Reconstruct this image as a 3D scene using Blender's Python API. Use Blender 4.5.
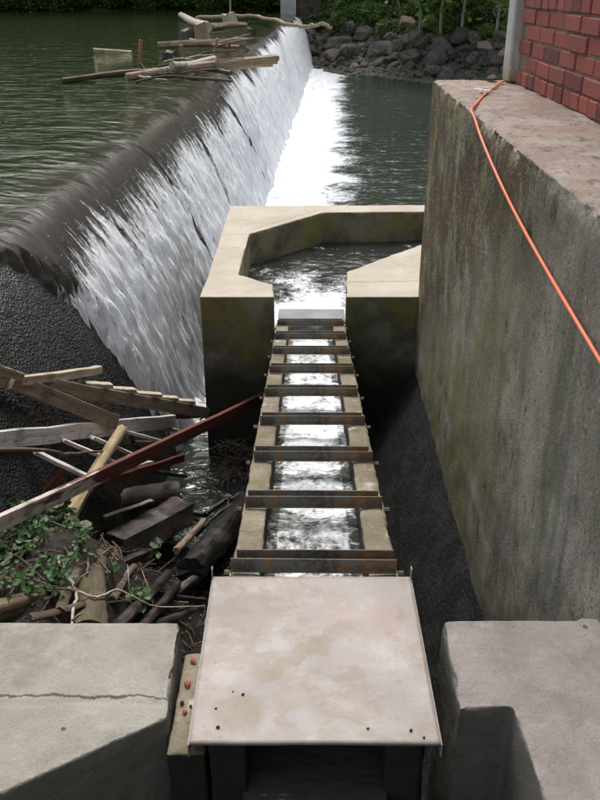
import bpy, bmesh, math, random
import numpy as np
from mathutils import Vector, Matrix
for o in list(bpy.data.objects): bpy.data.objects.remove(o)
scene = bpy.context.scene
C = scene.collection
R = math.radians

# ------------------------------------------------------------------ camera, sky, sun, exposure
CAMZ = 3.8                      # eye height above the lower pool
FPX, HOR = 850.0, -20.0         # focal length and horizon row of the 600x800 photograph
TH = math.atan((400 - HOR) / FPX)
cam = bpy.data.cameras.new('camera'); cam.sensor_fit = 'VERTICAL'; cam.sensor_height = 24
cam.lens = 24 * FPX / 800; cam.clip_start = .05; cam.clip_end = 2000
camo = bpy.data.objects.new('camera', cam); C.objects.link(camo)
camo.location = (0, 0, CAMZ); camo.rotation_euler = (R(90) - TH, 0, 0)
scene.camera = camo

SUN_EL, SUN_AZ = R(60), R(-4)  # soft light from beyond the far bank, azimuth from +Y towards +X
world = bpy.data.worlds.new('World'); scene.world = world; world.use_nodes = True
wn, wl = world.node_tree.nodes, world.node_tree.links
sky = wn.new('ShaderNodeTexSky'); sky.sky_type = 'NISHITA'; sky.sun_disc = False
sky.sun_elevation = SUN_EL; sky.sun_rotation = SUN_AZ
sky.dust_density = 4.0; sky.air_density = 1.0; sky.ozone_density = 1.0
hs = wn.new('ShaderNodeHueSaturation'); hs.inputs['Saturation'].default_value = .38
wl.new(sky.outputs[0], hs.inputs['Color']); wl.new(hs.outputs[0], wn['Background'].inputs[0])
wn['Background'].inputs[1].default_value = .15
sl = bpy.data.lights.new('sun', 'SUN'); sl.energy = 1.15; sl.angle = R(16); sl.color = (1, .96, .9)
so = bpy.data.objects.new('sun', sl); C.objects.link(so)
sd = Vector((math.sin(SUN_AZ) * math.cos(SUN_EL), math.cos(SUN_AZ) * math.cos(SUN_EL), math.sin(SUN_EL)))
so.rotation_euler = (-sd).to_track_quat('-Z', 'Y').to_euler(); so.location = (-8, 10, 15)
vs = scene.view_settings; vs.view_transform = 'Standard'; vs.look = 'None'; vs.gamma = 1
vs.use_curve_mapping = False; vs.exposure = .72
scene.render.resolution_x, scene.render.resolution_y = 768, 1024

# ------------------------------------------------------------------ helpers
rng = random.Random(7)
def at(px, py, h):
    """world point at height h seen at photo pixel (px,py)"""
    u = (400 - py) / FPX; c, s = math.cos(TH), math.sin(TH)
    X, Y, W = (px - 300) / FPX, c + u * s, -s + u * c
    t = (h - CAMZ) / W
    return Vector((X * t, Y * t, h))
def sstep(a, b, x):
    t = np.clip((np.asarray(x, float) - a) / (b - a), 0, 1); return t * t * (3 - 2 * t)
def vnoise(p, seed=0):
    p = np.asarray(p, float); i = np.floor(p).astype(np.int64); f = p - i; f = f * f * (3 - 2 * f)
    def h(ix, iy, iz):
        n = (ix * 374761393 + iy * 668265263 + iz * 2147483647 + seed * 974634777) & 0xffffffff
        n = ((n ^ (n >> 13)) * 1274126177) & 0xffffffff
        n = (n ^ (n >> 16)) & 0xffff
        return n / 32767.5 - 1
    x, y, z = i[..., 0], i[..., 1], i[..., 2]; fx, fy, fz = f[..., 0], f[..., 1], f[..., 2]
    L = lambda a, b, t: a + (b - a) * t
    return L(L(L(h(x, y, z), h(x+1, y, z), fx), L(h(x, y+1, z), h(x+1, y+1, z), fx), fy),
             L(L(h(x, y, z+1), h(x+1, y, z+1), fx), L(h(x, y+1, z+1), h(x+1, y+1, z+1), fx), fy), fz)
def fbm(p, oct=4, seed=0, rough=.5):
    p = np.asarray(p, float); a, s, t = 1., 0, 0
    for k in range(oct):
        s = s + a * vnoise(p * 2 ** k + 17.3 * k, seed + k); t += a; a *= rough
    return s / t
def n2(X, Y, sc=1., oct=4, seed=0):
    X, Y = np.broadcast_arrays(np.asarray(X, float), np.asarray(Y, float))
    return fbm(np.stack([X * sc, Y * sc, np.zeros_like(X) + .37], -1), oct, seed)
def tag(o, label=None, cat=None, group=None, kind=None):
    if label: o['label'] = label
    if cat: o['category'] = cat
    if group: o['group'] = group
    if kind: o['kind'] = kind
    return o
def empty(name, loc=(0, 0, 0), rz=0):
    o = bpy.data.objects.new(name, None); C.objects.link(o); o.location = loc; o.rotation_euler = (0, 0, rz)
    o.empty_display_size = .1; return o
def link(name, me, m=None, parent=None, smooth=False, mw=None):
    o = bpy.data.objects.new(name, me); C.objects.link(o)
    if m is not None and not me.materials: me.materials.append(m)
    if parent is not None: o.parent = parent
    if mw is not None: o.matrix_local = mw
    if smooth: me.polygons.foreach_set('use_smooth', [True] * len(me.polygons))
    return o
def mesh(V, F, name='m'):
    me = bpy.data.meshes.new(name); me.from_pydata([tuple(v) for v in V], [], F); me.update(); return me
class MB:
    def __init__(s): s.V = []; s.F = []
    def add(s, V, F):
        b = len(s.V); s.V += [tuple(v) for v in V]; s.F += [tuple(i + b for i in f) for f in F]; return s
    def box(s, x0, x1, y0, y1, z0, z1, b=0.0):
        if b <= 0:
            V = [(x, y, z) for z in (z0, z1) for y in (y0, y1) for x in (x0, x1)]
            return s.add(V, [(0,2,3,1),(4,5,7,6),(0,1,5,4),(2,6,7,3),(0,4,6,2),(1,3,7,5)])
        bm = bmesh.new(); bmesh.ops.create_cube(bm, size=1)
        for v in bm.verts: v.co = ((x0+x1)/2 + v.co.x*(x1-x0), (y0+y1)/2 + v.co.y*(y1-y0), (z0+z1)/2 + v.co.z*(z1-z0))
        bmesh.ops.bevel(bm, geom=bm.edges[:], offset=b, segments=1, affect='EDGES'); bm.verts.index_update()
        s.add([v.co[:] for v in bm.verts], [[v.index for v in f.verts] for f in bm.faces]); bm.free(); return s
    def prism(s, poly, z0, z1):
        n = len(poly); V = [(x, y, z0) for x, y in poly] + [(x, y, z1) for x, y in poly]
        return s.add(V, [tuple(range(n))[::-1], tuple(range(n, 2*n))] + [(i, (i+1) % n, n+(i+1) % n, n+i) for i in range(n)])
    def tube(s, pts, rad, n=8, wob=0, seed=0, cap=True):
        pts = [Vector(p) for p in pts]; rr = rad if hasattr(rad, '__len__') else [rad] * len(pts)
        r_ = random.Random(seed); V = []; F = []; ref = Vector((.13, .27, 1)).normalized()
        for i, p in enumerate(pts):
            d = (pts[min(i+1, len(pts)-1)] - pts[max(i-1, 0)]).normalized()
            a = d.cross(ref)
            if a.length < .05: a = d.cross(Vector((1, 0, 0)))
            a.normalize(); b = d.cross(a)
            for k in range(n):
                w = 2 * math.pi * k / n; q = rr[i] * (1 + wob * (r_.random() - .5) * 2)
                V.append(p + (a * math.cos(w) + b * math.sin(w)) * q)
        for i in range(len(pts) - 1):
            for k in range(n): F.append((i*n+k, i*n+(k+1) % n, (i+1)*n+(k+1) % n, (i+1)*n+k))
        if cap: F += [tuple(range(n))[::-1], tuple(range((len(pts)-1)*n, len(pts)*n))]
        return s.add(V, F)
    def build(s, name, m, parent=None, smooth=False, mw=None):
        return link(name, mesh(s.V, s.F, name), m, parent, smooth, mw)
def grid(xs, ys, fn):
    """heightfield; fn(X,Y)->Z"""
    X, Y = np.meshgrid(xs, ys); Zz = fn(X, Y); nx, ny = len(xs), len(ys)
    V = np.stack([X, Y, Zz], -1).reshape(-1, 3)
    return gridmesh(V, nx, ny), X, Y, Zz
def gridmesh(V, nx, ny):
    i = (np.arange(ny - 1)[:, None] * nx + np.arange(nx - 1)[None]).ravel()
    F = np.stack([i, i + 1, i + nx + 1, i + nx], -1)
    me = bpy.data.meshes.new('g'); me.vertices.add(len(V)); me.vertices.foreach_set('co', V.astype(np.float32).ravel())
    me.loops.add(F.size); me.loops.foreach_set('vertex_index', F.ravel().astype(np.int32))
    me.polygons.add(len(F)); me.polygons.foreach_set('loop_start', (np.arange(len(F)) * 4).astype(np.int32))
    me.update(calc_edges=True); me.validate(); return me
def attr(me, name, val):
    a = me.attributes.new(name, 'FLOAT', 'POINT'); a.data.foreach_set('value', np.asarray(val, np.float32).ravel())
def uvs(me, U, Vv):
    l = me.uv_layers.new(name='flow'); vi = np.zeros(len(me.loops), np.int32); me.loops.foreach_get('vertex_index', vi)
    l.data.foreach_set('uv', np.stack([U.ravel()[vi], Vv.ravel()[vi]], -1).astype(np.float32).ravel())
def remeshed(mb, voxel, disp=None, smooth=0):
    """closed rough solid: voxel remesh gives worn edges, disp(co, no)->offset vectors"""
    me = mesh(mb.V, mb.F); bm = bmesh.new(); bm.from_mesh(me); bmesh.ops.recalc_face_normals(bm, faces=bm.faces); bm.to_mesh(me); bm.free()
    o = bpy.data.objects.new('t', me); C.objects.link(o)
    md = o.modifiers.new('r', 'REMESH'); md.mode = 'VOXEL'; md.voxel_size = voxel
    if smooth:
        sm = o.modifiers.new('s', 'SMOOTH'); sm.factor = .5; sm.iterations = smooth
    dg = bpy.context.evaluated_depsgraph_get(); out = bpy.data.meshes.new_from_object(o.evaluated_get(dg))
    bpy.data.objects.remove(o)
    n = len(out.vertices); co = np.zeros(n*3, np.float32); out.vertices.foreach_get('co', co); co = co.reshape(-1, 3).astype(float)
    no = np.zeros(n*3, np.float32); out.vertex_normals.foreach_get('vector', no); no = no.reshape(-1, 3).astype(float)
    if disp is not None: co = co + disp(co, no)
    out.vertices.foreach_set('co', co.astype(np.float32).ravel()); out.update()
    out.polygons.foreach_set('use_smooth', [True] * len(out.polygons)); return out
def frame(p0, p1, up=(0, 0, 1)):
    """matrix at p0 with local X to p1 and local Z near up"""
    p0, p1 = Vector(p0), Vector(p1); x = (p1 - p0).normalized(); u = Vector(up)
    if abs(x.dot(u)) > .97: u = Vector((0, 1, 0))
    y = u.cross(x).normalized(); z = x.cross(y)
    return Matrix(((x.x, y.x, z.x, p0.x), (x.y, y.y, z.y, p0.y), (x.z, y.z, z.z, p0.z), (0, 0, 0, 1))), (p1 - p0).length

# ------------------------------------------------------------------ materials
class Mt:
    def __init__(s, name, rough=.8, spec=.4):
        s.m = bpy.data.materials.new(name); s.m.use_nodes = True; s.t = s.m.node_tree; s.n = s.t.nodes; s.l = s.t.links
        s.b = s.n['Principled BSDF']; s.b.inputs['Roughness'].default_value = rough; s.b.inputs['Specular IOR Level'].default_value = spec
        s.tc = s.n.new('ShaderNodeTexCoord')
    def _in(s, sock, v):
        if hasattr(v, 'links') or hasattr(v, 'is_linked'): s.l.new(v, sock)
        elif isinstance(v, (tuple, list)) and sock.type == 'RGBA': sock.default_value = tuple(v) + ((1,) if len(v) == 3 else ())
        else: sock.default_value = v
    def co(s, sc=(1, 1, 1), kind='Object', loc=(0, 0, 0)):
        mp = s.n.new('ShaderNodeMapping'); s.l.new(s.tc.outputs[kind], mp.inputs[0])
        mp.inputs['Scale'].default_value = sc; mp.inputs['Location'].default_value = loc; return mp.outputs[0]
    def noise(s, scale, detail=5, rough=.55, vec=None, dist=0):
        k = s.n.new('ShaderNodeTexNoise'); k.inputs['Scale'].default_value = scale; k.inputs['Detail'].default_value = detail
        k.inputs['Roughness'].default_value = rough; k.inputs['Distortion'].default_value = dist
        s.l.new(vec if vec is not None else s.tc.outputs['Object'], k.inputs['Vector']); return k.outputs[0]
    def vor(s, scale, vec=None, feat='F1', rnd=1):
        k = s.n.new('ShaderNodeTexVoronoi'); k.feature = feat; k.inputs['Scale'].default_value = scale; k.inputs['Randomness'].default_value = rnd
        s.l.new(vec if vec is not None else s.tc.outputs['Object'], k.inputs['Vector']); return k.outputs['Distance']
    def rng(s, v, a, b, lo=0., hi=1.):
        k = s.n.new('ShaderNodeMapRange'); k.interpolation_type = 'SMOOTHSTEP'
        for q, w in zip((1, 2, 3, 4), (a, b, lo, hi)): s._in(k.inputs[q], w)
        s._in(k.inputs[0], v); return k.outputs[0]
    def math(s, op, a, b=0.):
        k = s.n.new('ShaderNodeMath'); k.operation = op; k.use_clamp = False; s._in(k.inputs[0], a); s._in(k.inputs[1], b); return k.outputs[0]
    def mul(s, a, b): return s.math('MULTIPLY', a, b)
    def mix(s, f, a, b):
        k = s.n.new('ShaderNodeMix'); k.data_type = 'RGBA'; s._in(k.inputs[0], f); s._in(k.inputs[6], a); s._in(k.inputs[7], b); return k.outputs[2]
    def att(s, name):
        k = s.n.new('ShaderNodeAttribute'); k.attribute_name = name; return k.outputs['Fac']
    def nz(s):
        g = s.n.new('ShaderNodeNewGeometry'); x = s.n.new('ShaderNodeSeparateXYZ'); s.l.new(g.outputs['Normal'], x.inputs[0]); return x.outputs
    def pos(s):
        x = s.n.new('ShaderNodeSeparateXYZ'); s.l.new(s.tc.outputs['Object'], x.inputs[0]); return x.outputs
    def rand(s): return s.n.new('ShaderNodeObjectInfo').outputs['Random']
    def bump(s, h, dist=.01, st=1.0):
        k = s.n.new('ShaderNodeBump'); k.inputs['Strength'].default_value = st; k.inputs['Distance'].default_value = dist
        s._in(k.inputs['Height'], h)
        cur = s.b.inputs['Normal']
        if cur.is_linked: s.l.new(cur.links[0].from_socket, k.inputs['Normal'])
        s.l.new(k.outputs[0], cur); return s
    def col(s, c): s._in(s.b.inputs['Base Color'], c); return s
    def rough(s, v): s._in(s.b.inputs['Roughness'], v); return s

def concrete(name, a, b, stain=(.1, .07, .04), stain_amt=.5, speck=.5, grain=90, rough=.85):
    m = Mt(name, rough, .3)
    c = m.mix(m.rng(m.noise(2.2, 6, .6), .35, .65), a, b)
    c = m.mix(m.mul(m.rng(m.noise(5.5, 7, .68), .56, .7), stain_amt), c, stain)
    fine = m.noise(grain, 4, .7)
    c = m.mix(m.mul(m.rng(fine, .52, .75), speck), c, tuple(x * .45 for x in a))
    c = m.mix(m.mul(m.rng(m.noise(grain * .6, 3, .6, m.co((1, 1, 1), loc=(3, 1, 7))), .58, .74), speck * .8), c, tuple(min(1, x * 1.6) for x in b))
    m.bump(fine, .006, .7); m.bump(m.noise(18, 5, .6), .012, .6)
    return m, c
# near abutment blocks
def mk_block(name, a, b, st, crack=False):
    m, c = concrete(name, a, b, st, .22, .22, 120)
    c = m.mix(m.mul(m.rng(m.noise(3.3, 7, .72, m.co(loc=(4, 7, 1))), .46, .62), .5), c, tuple(x * .68 for x in a))
    c = m.mix(m.mul(m.rng(m.noise(8, 7, .8, m.co(loc=(2, 1, 6))), .52, .66), .4), c, tuple(min(1, x * 1.25) for x in b))
    c = m.mix(m.mul(m.rng(m.noise(210, 2, .7), .55, .7), .45), c, tuple(x * .4 for x in a))
    c = m.mix(m.mul(m.rng(m.math('ADD', m.vor(13, m.co((1, 1, 1), loc=(.3, .2, 0))), m.mul(m.noise(40, 4), .12)), .19, .15), m.rng(m.noise(2.3, 2), .53, .58)), c, (.09, .08, .06))
    if crack:
        px, py, pz = m.pos()
        nn_ = m.math('SUBTRACT', m.noise(5.5, 7, .75, m.co((1, .0, .0))), .5)
        dd = m.math('ADD', m.math('ADD', py, -1.688), m.math('ADD', m.mul(px, .02), m.mul(nn_, -.075)))
        wn_ = m.math('ADD', .0016, m.mul(m.rng(m.noise(14, 3), .4, .7), .0035))
        c = m.mix(m.mul(m.rng(dd, -.05, -.002), m.mul(m.rng(dd, .004, .0), .35)), c, tuple(min(1, x * 1.2) for x in b))
        ck = m.rng(m.math('SUBTRACT', m.math('ABSOLUTE', dd), wn_), .0018, .0); c = m.mix(m.mul(ck, .85), c, (.055, .05, .04)); m.bump(ck, .012, -1.0)
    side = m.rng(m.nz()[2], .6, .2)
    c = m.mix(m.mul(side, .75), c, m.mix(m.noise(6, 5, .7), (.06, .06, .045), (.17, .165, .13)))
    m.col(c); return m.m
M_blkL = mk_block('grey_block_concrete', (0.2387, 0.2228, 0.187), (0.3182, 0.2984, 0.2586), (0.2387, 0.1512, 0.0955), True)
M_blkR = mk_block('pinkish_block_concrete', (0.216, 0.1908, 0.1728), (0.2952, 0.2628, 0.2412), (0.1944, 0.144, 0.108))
# retaining wall with lichen, rust spalls, run-off streaks
m, c = concrete('stained_wall_concrete', (0.2782, 0.2606, 0.2079), (0.4538, 0.4246, 0.344), (0.1318, 0.1171, 0.0908), .7, .85, 45, .9)
px, py, pz = m.pos()
st1 = m.noise(1.0, 6, .7, m.co((3.5, 3.5, .7)), .3)
c = m.mix(m.mul(m.rng(st1, .46, .62), .55), c, (0.0945, 0.0882, 0.072))
c = m.mix(m.mul(m.rng(m.noise(1.0, 6, .7, m.co((2.6, 2.6, .6), loc=(5, 2, 1)), .4), .52, .68), .5), c, (.38, .36, .31))
mossm = m.mul(m.rng(m.noise(1.7, 7, .75), .40, .54), m.rng(py, 2.6, 4.4))
c = m.mix(m.mul(mossm, .8), c, m.mix(m.noise(16, 5, .7), (0.161, 0.1437, 0.0517), (0.345, 0.3047, 0.115)))
c = m.mix(m.mul(m.rng(m.noise(1.1, 6, .75, m.co((2, 2, .7), loc=(9, 4, 2))), .50, .66), .5), c, (.13, .14, .06))
rb = m.math('ADD', m.noise(3.2, 7, .8, m.co((1, 1, .75), loc=(1, 8, 3)), .4), m.mul(m.math('SUBTRACT', m.noise(48, 5, .75), .5), .75))
rust = m.mul(m.rng(rb, .455, .50), m.rng(m.math('ADD', m.mul(py, .6), pz), 4.5, 5.4))
rust2 = m.mul(m.rng(m.noise(9, 6, .75, m.co((1, 1, .5), loc=(2, 5, 3))), .605, .63), m.rng(py, 2.4, 3.2))
rust = m.math('MAXIMUM', rust, rust2)
c = m.mix(m.mul(rust, .88), c, m.mix(m.rng(m.noise(40, 4, .75), .4, .6), (.035, .02, .011), (.125, .068, .027)))
c = m.mix(m.mul(m.rng(m.noise(95, 4, .75), .53, .64), .6), c, (.42, .395, .34))
c = m.mix(m.mul(m.rng(m.noise(80, 4, .75, m.co(loc=(4, 4, 4))), .54, .64), .7), c, (.045, .042, .033))
topm = m.rng(m.nz()[2], .55, .85)
tc = m.mix(m.rng(m.noise(3, 6, .65), .38, .62), (.36, .285, .235), (.47, .40, .345))
tc = m.mix(m.mul(m.rng(m.noise(13, 7, .75, m.co((1, .7, 1))), .52, .60), .85), tc, (.17, .155, .14))
tc = m.mix(m.mul(m.rng(m.noise(2.2, 6, .7, m.co(loc=(2, 6, 1))), .5, .62), .6), tc, (.34, .22, .165))
tc = m.mix(m.mul(m.rng(m.noise(45, 4, .7), .52, .7), .6), tc, (.20, .16, .13))
tc = m.mix(m.mul(m.rng(m.noise(30, 4, .7, m.co(loc=(3, 3, 3))), .6, .7), .6), tc, (.6, .55, .5))
c = m.mix(topm, c, tc)
m.bump(rust, .012, -1.0); m.bump(m.noise(75, 5, .75), .014, 1.0); m.col(c); M_wall = m.m
# turning pool: pale tops, algae and wet dark sides
m, c = concrete('pool_concrete', (0.391, 0.34, 0.272), (0.4675, 0.4165, 0.34), (0.306, 0.255, 0.187), .5, .35, 80)
px, py, pz = m.pos()
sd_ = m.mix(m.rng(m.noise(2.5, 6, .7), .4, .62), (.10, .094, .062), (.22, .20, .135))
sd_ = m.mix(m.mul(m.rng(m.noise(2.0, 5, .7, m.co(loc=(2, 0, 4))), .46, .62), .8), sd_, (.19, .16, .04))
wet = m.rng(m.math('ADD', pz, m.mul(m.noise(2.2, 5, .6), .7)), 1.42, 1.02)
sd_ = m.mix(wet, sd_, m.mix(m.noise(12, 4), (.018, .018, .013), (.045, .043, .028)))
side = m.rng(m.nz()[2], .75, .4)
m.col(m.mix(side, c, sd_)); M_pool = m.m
# ladder trough walls
m, c = concrete('ladder_concrete', (.15, .125, .085), (.24, .205, .15), (.07, .055, .03), .7, .7, 70)
c = m.mix(m.mul(m.rng(m.noise(6, 6, .72, m.co(loc=(1, 2, 5))), .57, .66), .8), c, (.45, .43, .39))
c = m.mix(m.mul(m.rng(m.noise(3, 5, .7, m.co(loc=(7, 1, 5))), .52, .66), .55), c, (.10, .095, .03))
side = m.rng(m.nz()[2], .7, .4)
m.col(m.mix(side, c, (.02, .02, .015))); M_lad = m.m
# wet dam face
m = Mt('wet_algae_face', .38, .5)
v = m.vor(52, m.co((1, 1, 1.0))); nn = m.noise(9, 6, .7)
c = m.mix(m.rng(nn, .4, .65), (0.0074, 0.0074, 0.0068), (0.0211, 0.0205, 0.0186))
c = m.mix(m.mul(m.rng(v, .35, .1), .6), c, (0.0358, 0.0358, 0.0338))
m.col(c); m.bump(v, .012, .9); m.bump(m.noise(60, 4, .7), .006, .8); M_face = m.m
m = Mt('wet_shaded_batter', .5, .4)  # wet grey, darkened further to carry the shade of the slot beside the ladder
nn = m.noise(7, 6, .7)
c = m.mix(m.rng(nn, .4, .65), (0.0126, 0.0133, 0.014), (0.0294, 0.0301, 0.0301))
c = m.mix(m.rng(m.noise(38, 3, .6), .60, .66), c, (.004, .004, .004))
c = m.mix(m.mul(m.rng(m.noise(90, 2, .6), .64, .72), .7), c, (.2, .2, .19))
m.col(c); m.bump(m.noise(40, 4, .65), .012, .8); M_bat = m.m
# painted steel cover plate
m = Mt('stained_painted_steel', .55, .4)
c = m.mix(m.rng(m.noise(2.5, 5, .6), .4, .62), (0.2714, 0.2477, 0.2307), (0.3189, 0.2748, 0.2511))
c = m.mix(m.mul(m.rng(m.noise(1.6, 3, .6, m.co(loc=(.5, 0, 0))), .52, .66), .45), c, (0.3523, 0.2513, 0.2088))
st = m.math('ADD', m.noise(3.2, 7, .62, m.co((1, 1.6, 1), loc=(.62, .25, 0))), m.mul(m.noise(30, 5, .75), .22))
edge = m.mul(m.rng(st, .60, .645), m.rng(st, .72, .645, .5, 1.0))
c = m.mix(m.mul(edge, .55), c, (0.2366, 0.1844, 0.1322))
c = m.mix(m.mul(m.rng(m.noise(7, 7, .75, m.co(loc=(1, 5, 2))), .5, .62), .4), c, (0.3995, 0.3745, 0.3567))
c = m.mix(m.mul(m.rng(m.noise(4.5, 7, .75, m.co(loc=(8, 5, 2))), .54, .64), .35), c, (0.2506, 0.1879, 0.1531))
c = m.mix(m.mul(m.rng(m.noise(24, 6, .75), .60, .68), m.rng(m.noise(3.0, 2, .5, m.co(loc=(2, 4, 0))), .48, .62)), c, (0.2088, 0.1392, 0.1218))
c = m.mix(m.mul(m.rng(m.noise(60, 4, .7), .55, .75), .35), c, (0.3915, 0.3306, 0.2958))
px, py, pz = m.pos(); wob = m.math('SUBTRACT', m.noise(9, 6, .7), .5)
dn = m.math('ABSOLUTE', m.math('ADD', m.math('ADD', m.mul(px, -.642), m.mul(py, .766)), m.math('ADD', m.mul(wob, .22), -.262)))
al = m.math('ADD', m.mul(px, .766), m.mul(py, .642))
band = m.mul(m.rng(dn, .036, .022), m.mul(m.rng(al, -.02, .04), m.rng(al, .42, .36)))
pa = m.math('ADD', m.math('POWER', m.math('ADD', px, .20), 2.), m.math('POWER', m.math('ADD', py, -.10), 2.))
pat = m.rng(m.math('ADD', pa, m.mul(wob, .012)), .0070, .0022)
c = m.mix(m.mul(m.math('MAXIMUM', band, pat), .62), c, m.mix(m.noise(26, 5, .7), (0.1875, 0.1425, 0.09), (0.3, 0.2475, 0.1875)))
m.col(c); m.bump(m.noise(14, 5, .6), .004, .5); m.rough(m.rng(m.noise(5, 4), .3, .7, .42, .7)); M_plate = m.m
m = Mt('rusty_steel', .6, .5)
c = m.mix(m.rng(m.noise(7, 7, .75, m.co((.7, 1, 1))), .44, .56), (.12, .115, .10), (.13, .08, .04))
c = m.mix(m.mul(m.rng(m.noise(18, 6, .75), .52, .62), .8), c, (.22, .115, .035))
c = m.mix(m.mul(m.rng(m.noise(11, 6, .75, m.co(loc=(3, 3, 3))), .5, .6), .75), c, (.035, .03, .022))
c = m.mix(m.mul(m.rng(m.noise(16, 6, .75, m.co(loc=(9, 3, 1))), .58, .66), .7), c, (.27, .25, .21))
m.col(c); m.bump(m.noise(60, 4), .003, .8); M_steel = m.m
m = Mt('grey_steel_plate', .55, .35)
m.col(m.mix(m.rng(m.noise(4, 5), .35, .65), (.17, .175, .18), (.24, .24, .24))); m.bump(m.noise(8, 3), .004, .4); M_sill = m.m
# bricks, mortar
m = Mt('red_brick', .8, .3)
r1 = m.rand()
rr = m.n.new('ShaderNodeValToRGB'); m.l.new(r1, rr.inputs[0])
for i, (p, q) in enumerate([(0, (.13, .055, .052)), (.15, (.25, .075, .062)), (.5, (.30, .092, .072)), (.8, (.34, .105, .075)), (1, (.21, .075, .068))]):
    e = rr.color_ramp.elements[i] if i < 2 else rr.color_ramp.elements.new(p); e.position = p; e.color = q + (1,)
c = m.mix(m.mul(m.rng(m.noise(16, 5, .7), .5, .7), .5), rr.outputs[0], (.18, .06, .05))
c = m.mix(m.mul(m.rng(m.noise(40, 4, .7), .56, .7), .45), c, (.46, .27, .22))
m.col(c); m.bump(m.noise(50, 4, .7), .006, .8); M_brick = m.m
m = Mt('mortar', .9, .2)
m.col(m.mix(m.noise(30, 4), (.11, .09, .07), (.30, .25, .19))); m.bump(m.noise(60, 3), .006); M_mort = m.m
m, c = concrete('grey_post_concrete', (0.405, 0.405, 0.378), (0.54, 0.54, 0.4995), (.2, .19, .13), .4, .4, 60)
px, py, pz = m.pos()
c = m.mix(m.mul(m.rng(m.math('ADD', pz, m.mul(m.noise(8, 4), .25)), .34, .08), .7), c, (.19, .18, .05)); m.col(c); M_post = m.m
# wood
def wood(name, a, b, dark, rough=.8, wet=0, grain=1.0, paint=None, moss=0):
    m = Mt(name, rough, .4 if not wet else .55)
    g = m.noise(1.0, 6, .7, m.co((2.2, 34 * grain, 34 * grain)), .6)
    c = m.mix(m.rng(g, .36, .62), a, b)
    c = m.mix(m.mul(m.rng(m.noise(1.0, 5, .7, m.co((5, 70, 70), loc=(2, 2, 2))), .56, .66), .8), c, dark)
    c = m.mix(m.mul(m.rng(m.noise(5, 5, .7), .52, .68), .55), c, dark)
    if paint: 
        c = m.mix(m.rng(m.math('ADD', m.noise(3.0, 6, .7, m.co((1, 5, 5))), m.mul(m.rng(m.pos()[0], 0, paint[1]), paint[2])), .60, .72), c, paint[0])
    if moss: c = m.mix(m.mul(m.rng(m.noise(4, 5, .7, m.co(loc=(6, 1, 2))), .5, .62), moss), c, (.06, .07, .02))
    m.col(c); m.bump(g, .006, .9); m.bump(m.noise(1., 4, .7, m.co((4, 60, 60))), .004, .8)
    if wet: m.rough(m.rng(m.noise(7, 4), .35, .65, .18, .5))
    return m.m
W_pale = wood('weathered_plank_wood', (.50, .43, .34), (.36, .29, .21), (.13, .09, .06))
W_tan = wood('brown_plank_wood', (.32, .25, .18), (.22, .165, .115), (.07, .05, .032))
W_white = wood('whitewashed_wood', (.70, .66, .62), (.54, .49, .44), (.20, .16, .13))
W_redmix = wood('half_painted_red_wood', (.66, .58, .54), (.50, .41, .36), (.14, .07, .05), paint=((.115, .036, .022), 1.9, 0.42))
W_red = wood('wet_red_wood', (.12, .035, .022), (.075, .022, .015), (.02, .01, .008), .45)
W_log = wood('grey_brown_bark', (.12, .10, .078), (.065, .053, .042), (.016, .013, .01), .7, grain=.5)
W_wet = wood('black_wet_bark', (.040, .034, .030), (.020, .017, .015), (.006, .005, .005), .3, 1, grain=.5)
W_wet2 = wood('dark_brown_wet_bark', (.085, .062, .05), (.035, .027, .022), (.008, .007, .006), .3, 1, grain=.5)
W_moss = wood('mossy_rotten_bark', (.13, .09, .06), (.07, .05, .035), (.02, .015, .01), .8, grain=.5, moss=.6)
W_drift = wood('driftwood', (.36, .275, .19), (.24, .17, .11), (.07, .05, .032))
W_driftw = wood('bleached_driftwood', (.52, .46, .39), (.38, .32, .26), (.13, .10, .08))
W_pole = wood('peeled_pole_wood', (.44, .34, .21), (.33, .245, .14), (.16, .11, .06))
W_twig = wood('twig_bark', (.17, .13, .10), (.10, .075, .055), (.04, .03, .02))
W_orange = wood('orange_brown_wood', (.36, .18, .075), (.25, .12, .05), (.09, .05, .025))
W_bark = wood('tree_bark', (.30, .275, .235), (.20, .18, .15), (.06, .05, .04), grain=.2)
def plain(name, c, rough=.6, spec=.4, var=0):
    m = Mt(name, rough, spec); m.col(m.mix(m.noise(20, 4), tuple(x * .75 for x in c), tuple(min(1, x * 1.2) for x in c))); return m.m
M_cord = plain('orange_cord_rubber', (.80, .20, .09), .45)
M_string = plain('white_string', (.6, .58, .55))
M_chip = plain('red_brick_crumb', (.42, .12, .07), .85)
M_gourd = plain('pale_green_stone', (.33, .33, .22), .7)
# stone, soil, leaves
m = Mt('bank_rock', .8, .35)
r1 = m.rand(); c = m.mix(r1, (0.08, 0.072, 0.06), (0.192, 0.164, 0.132))
c = m.mix(m.rng(m.noise(2.5, 6, .7), .42, .62), c, (.055, .052, .045))
c = m.mix(m.mul(m.rng(m.noise(4, 5, .7, m.co(loc=(3, 3, 3))), .55, .65), .6), c, (.07, .08, .03)); m.col(c); m.bump(m.noise(6, 6, .7), .08); M_rock = m.m
m = Mt('pale_tan_rock', .8, .35); m.col(m.mix(m.rng(m.noise(3, 6, .7), .4, .62), (.34, .25, .19), (.19, .15, .12))); m.bump(m.noise(6, 6, .7), .08); M_rockt = m.m
m = Mt('rubble', .75, .4); m.col(m.mix(m.rng(m.noise(.9, 6, .75), .4, .62), (.05, .05, .042), m.mix(m.noise(3, 4), (.14, .12, .095), (.05, .07, .025)))); m.bump(m.noise(8, 5, .7), .05); M_rub = m.m
m = Mt('soil', .9, .2)
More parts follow.
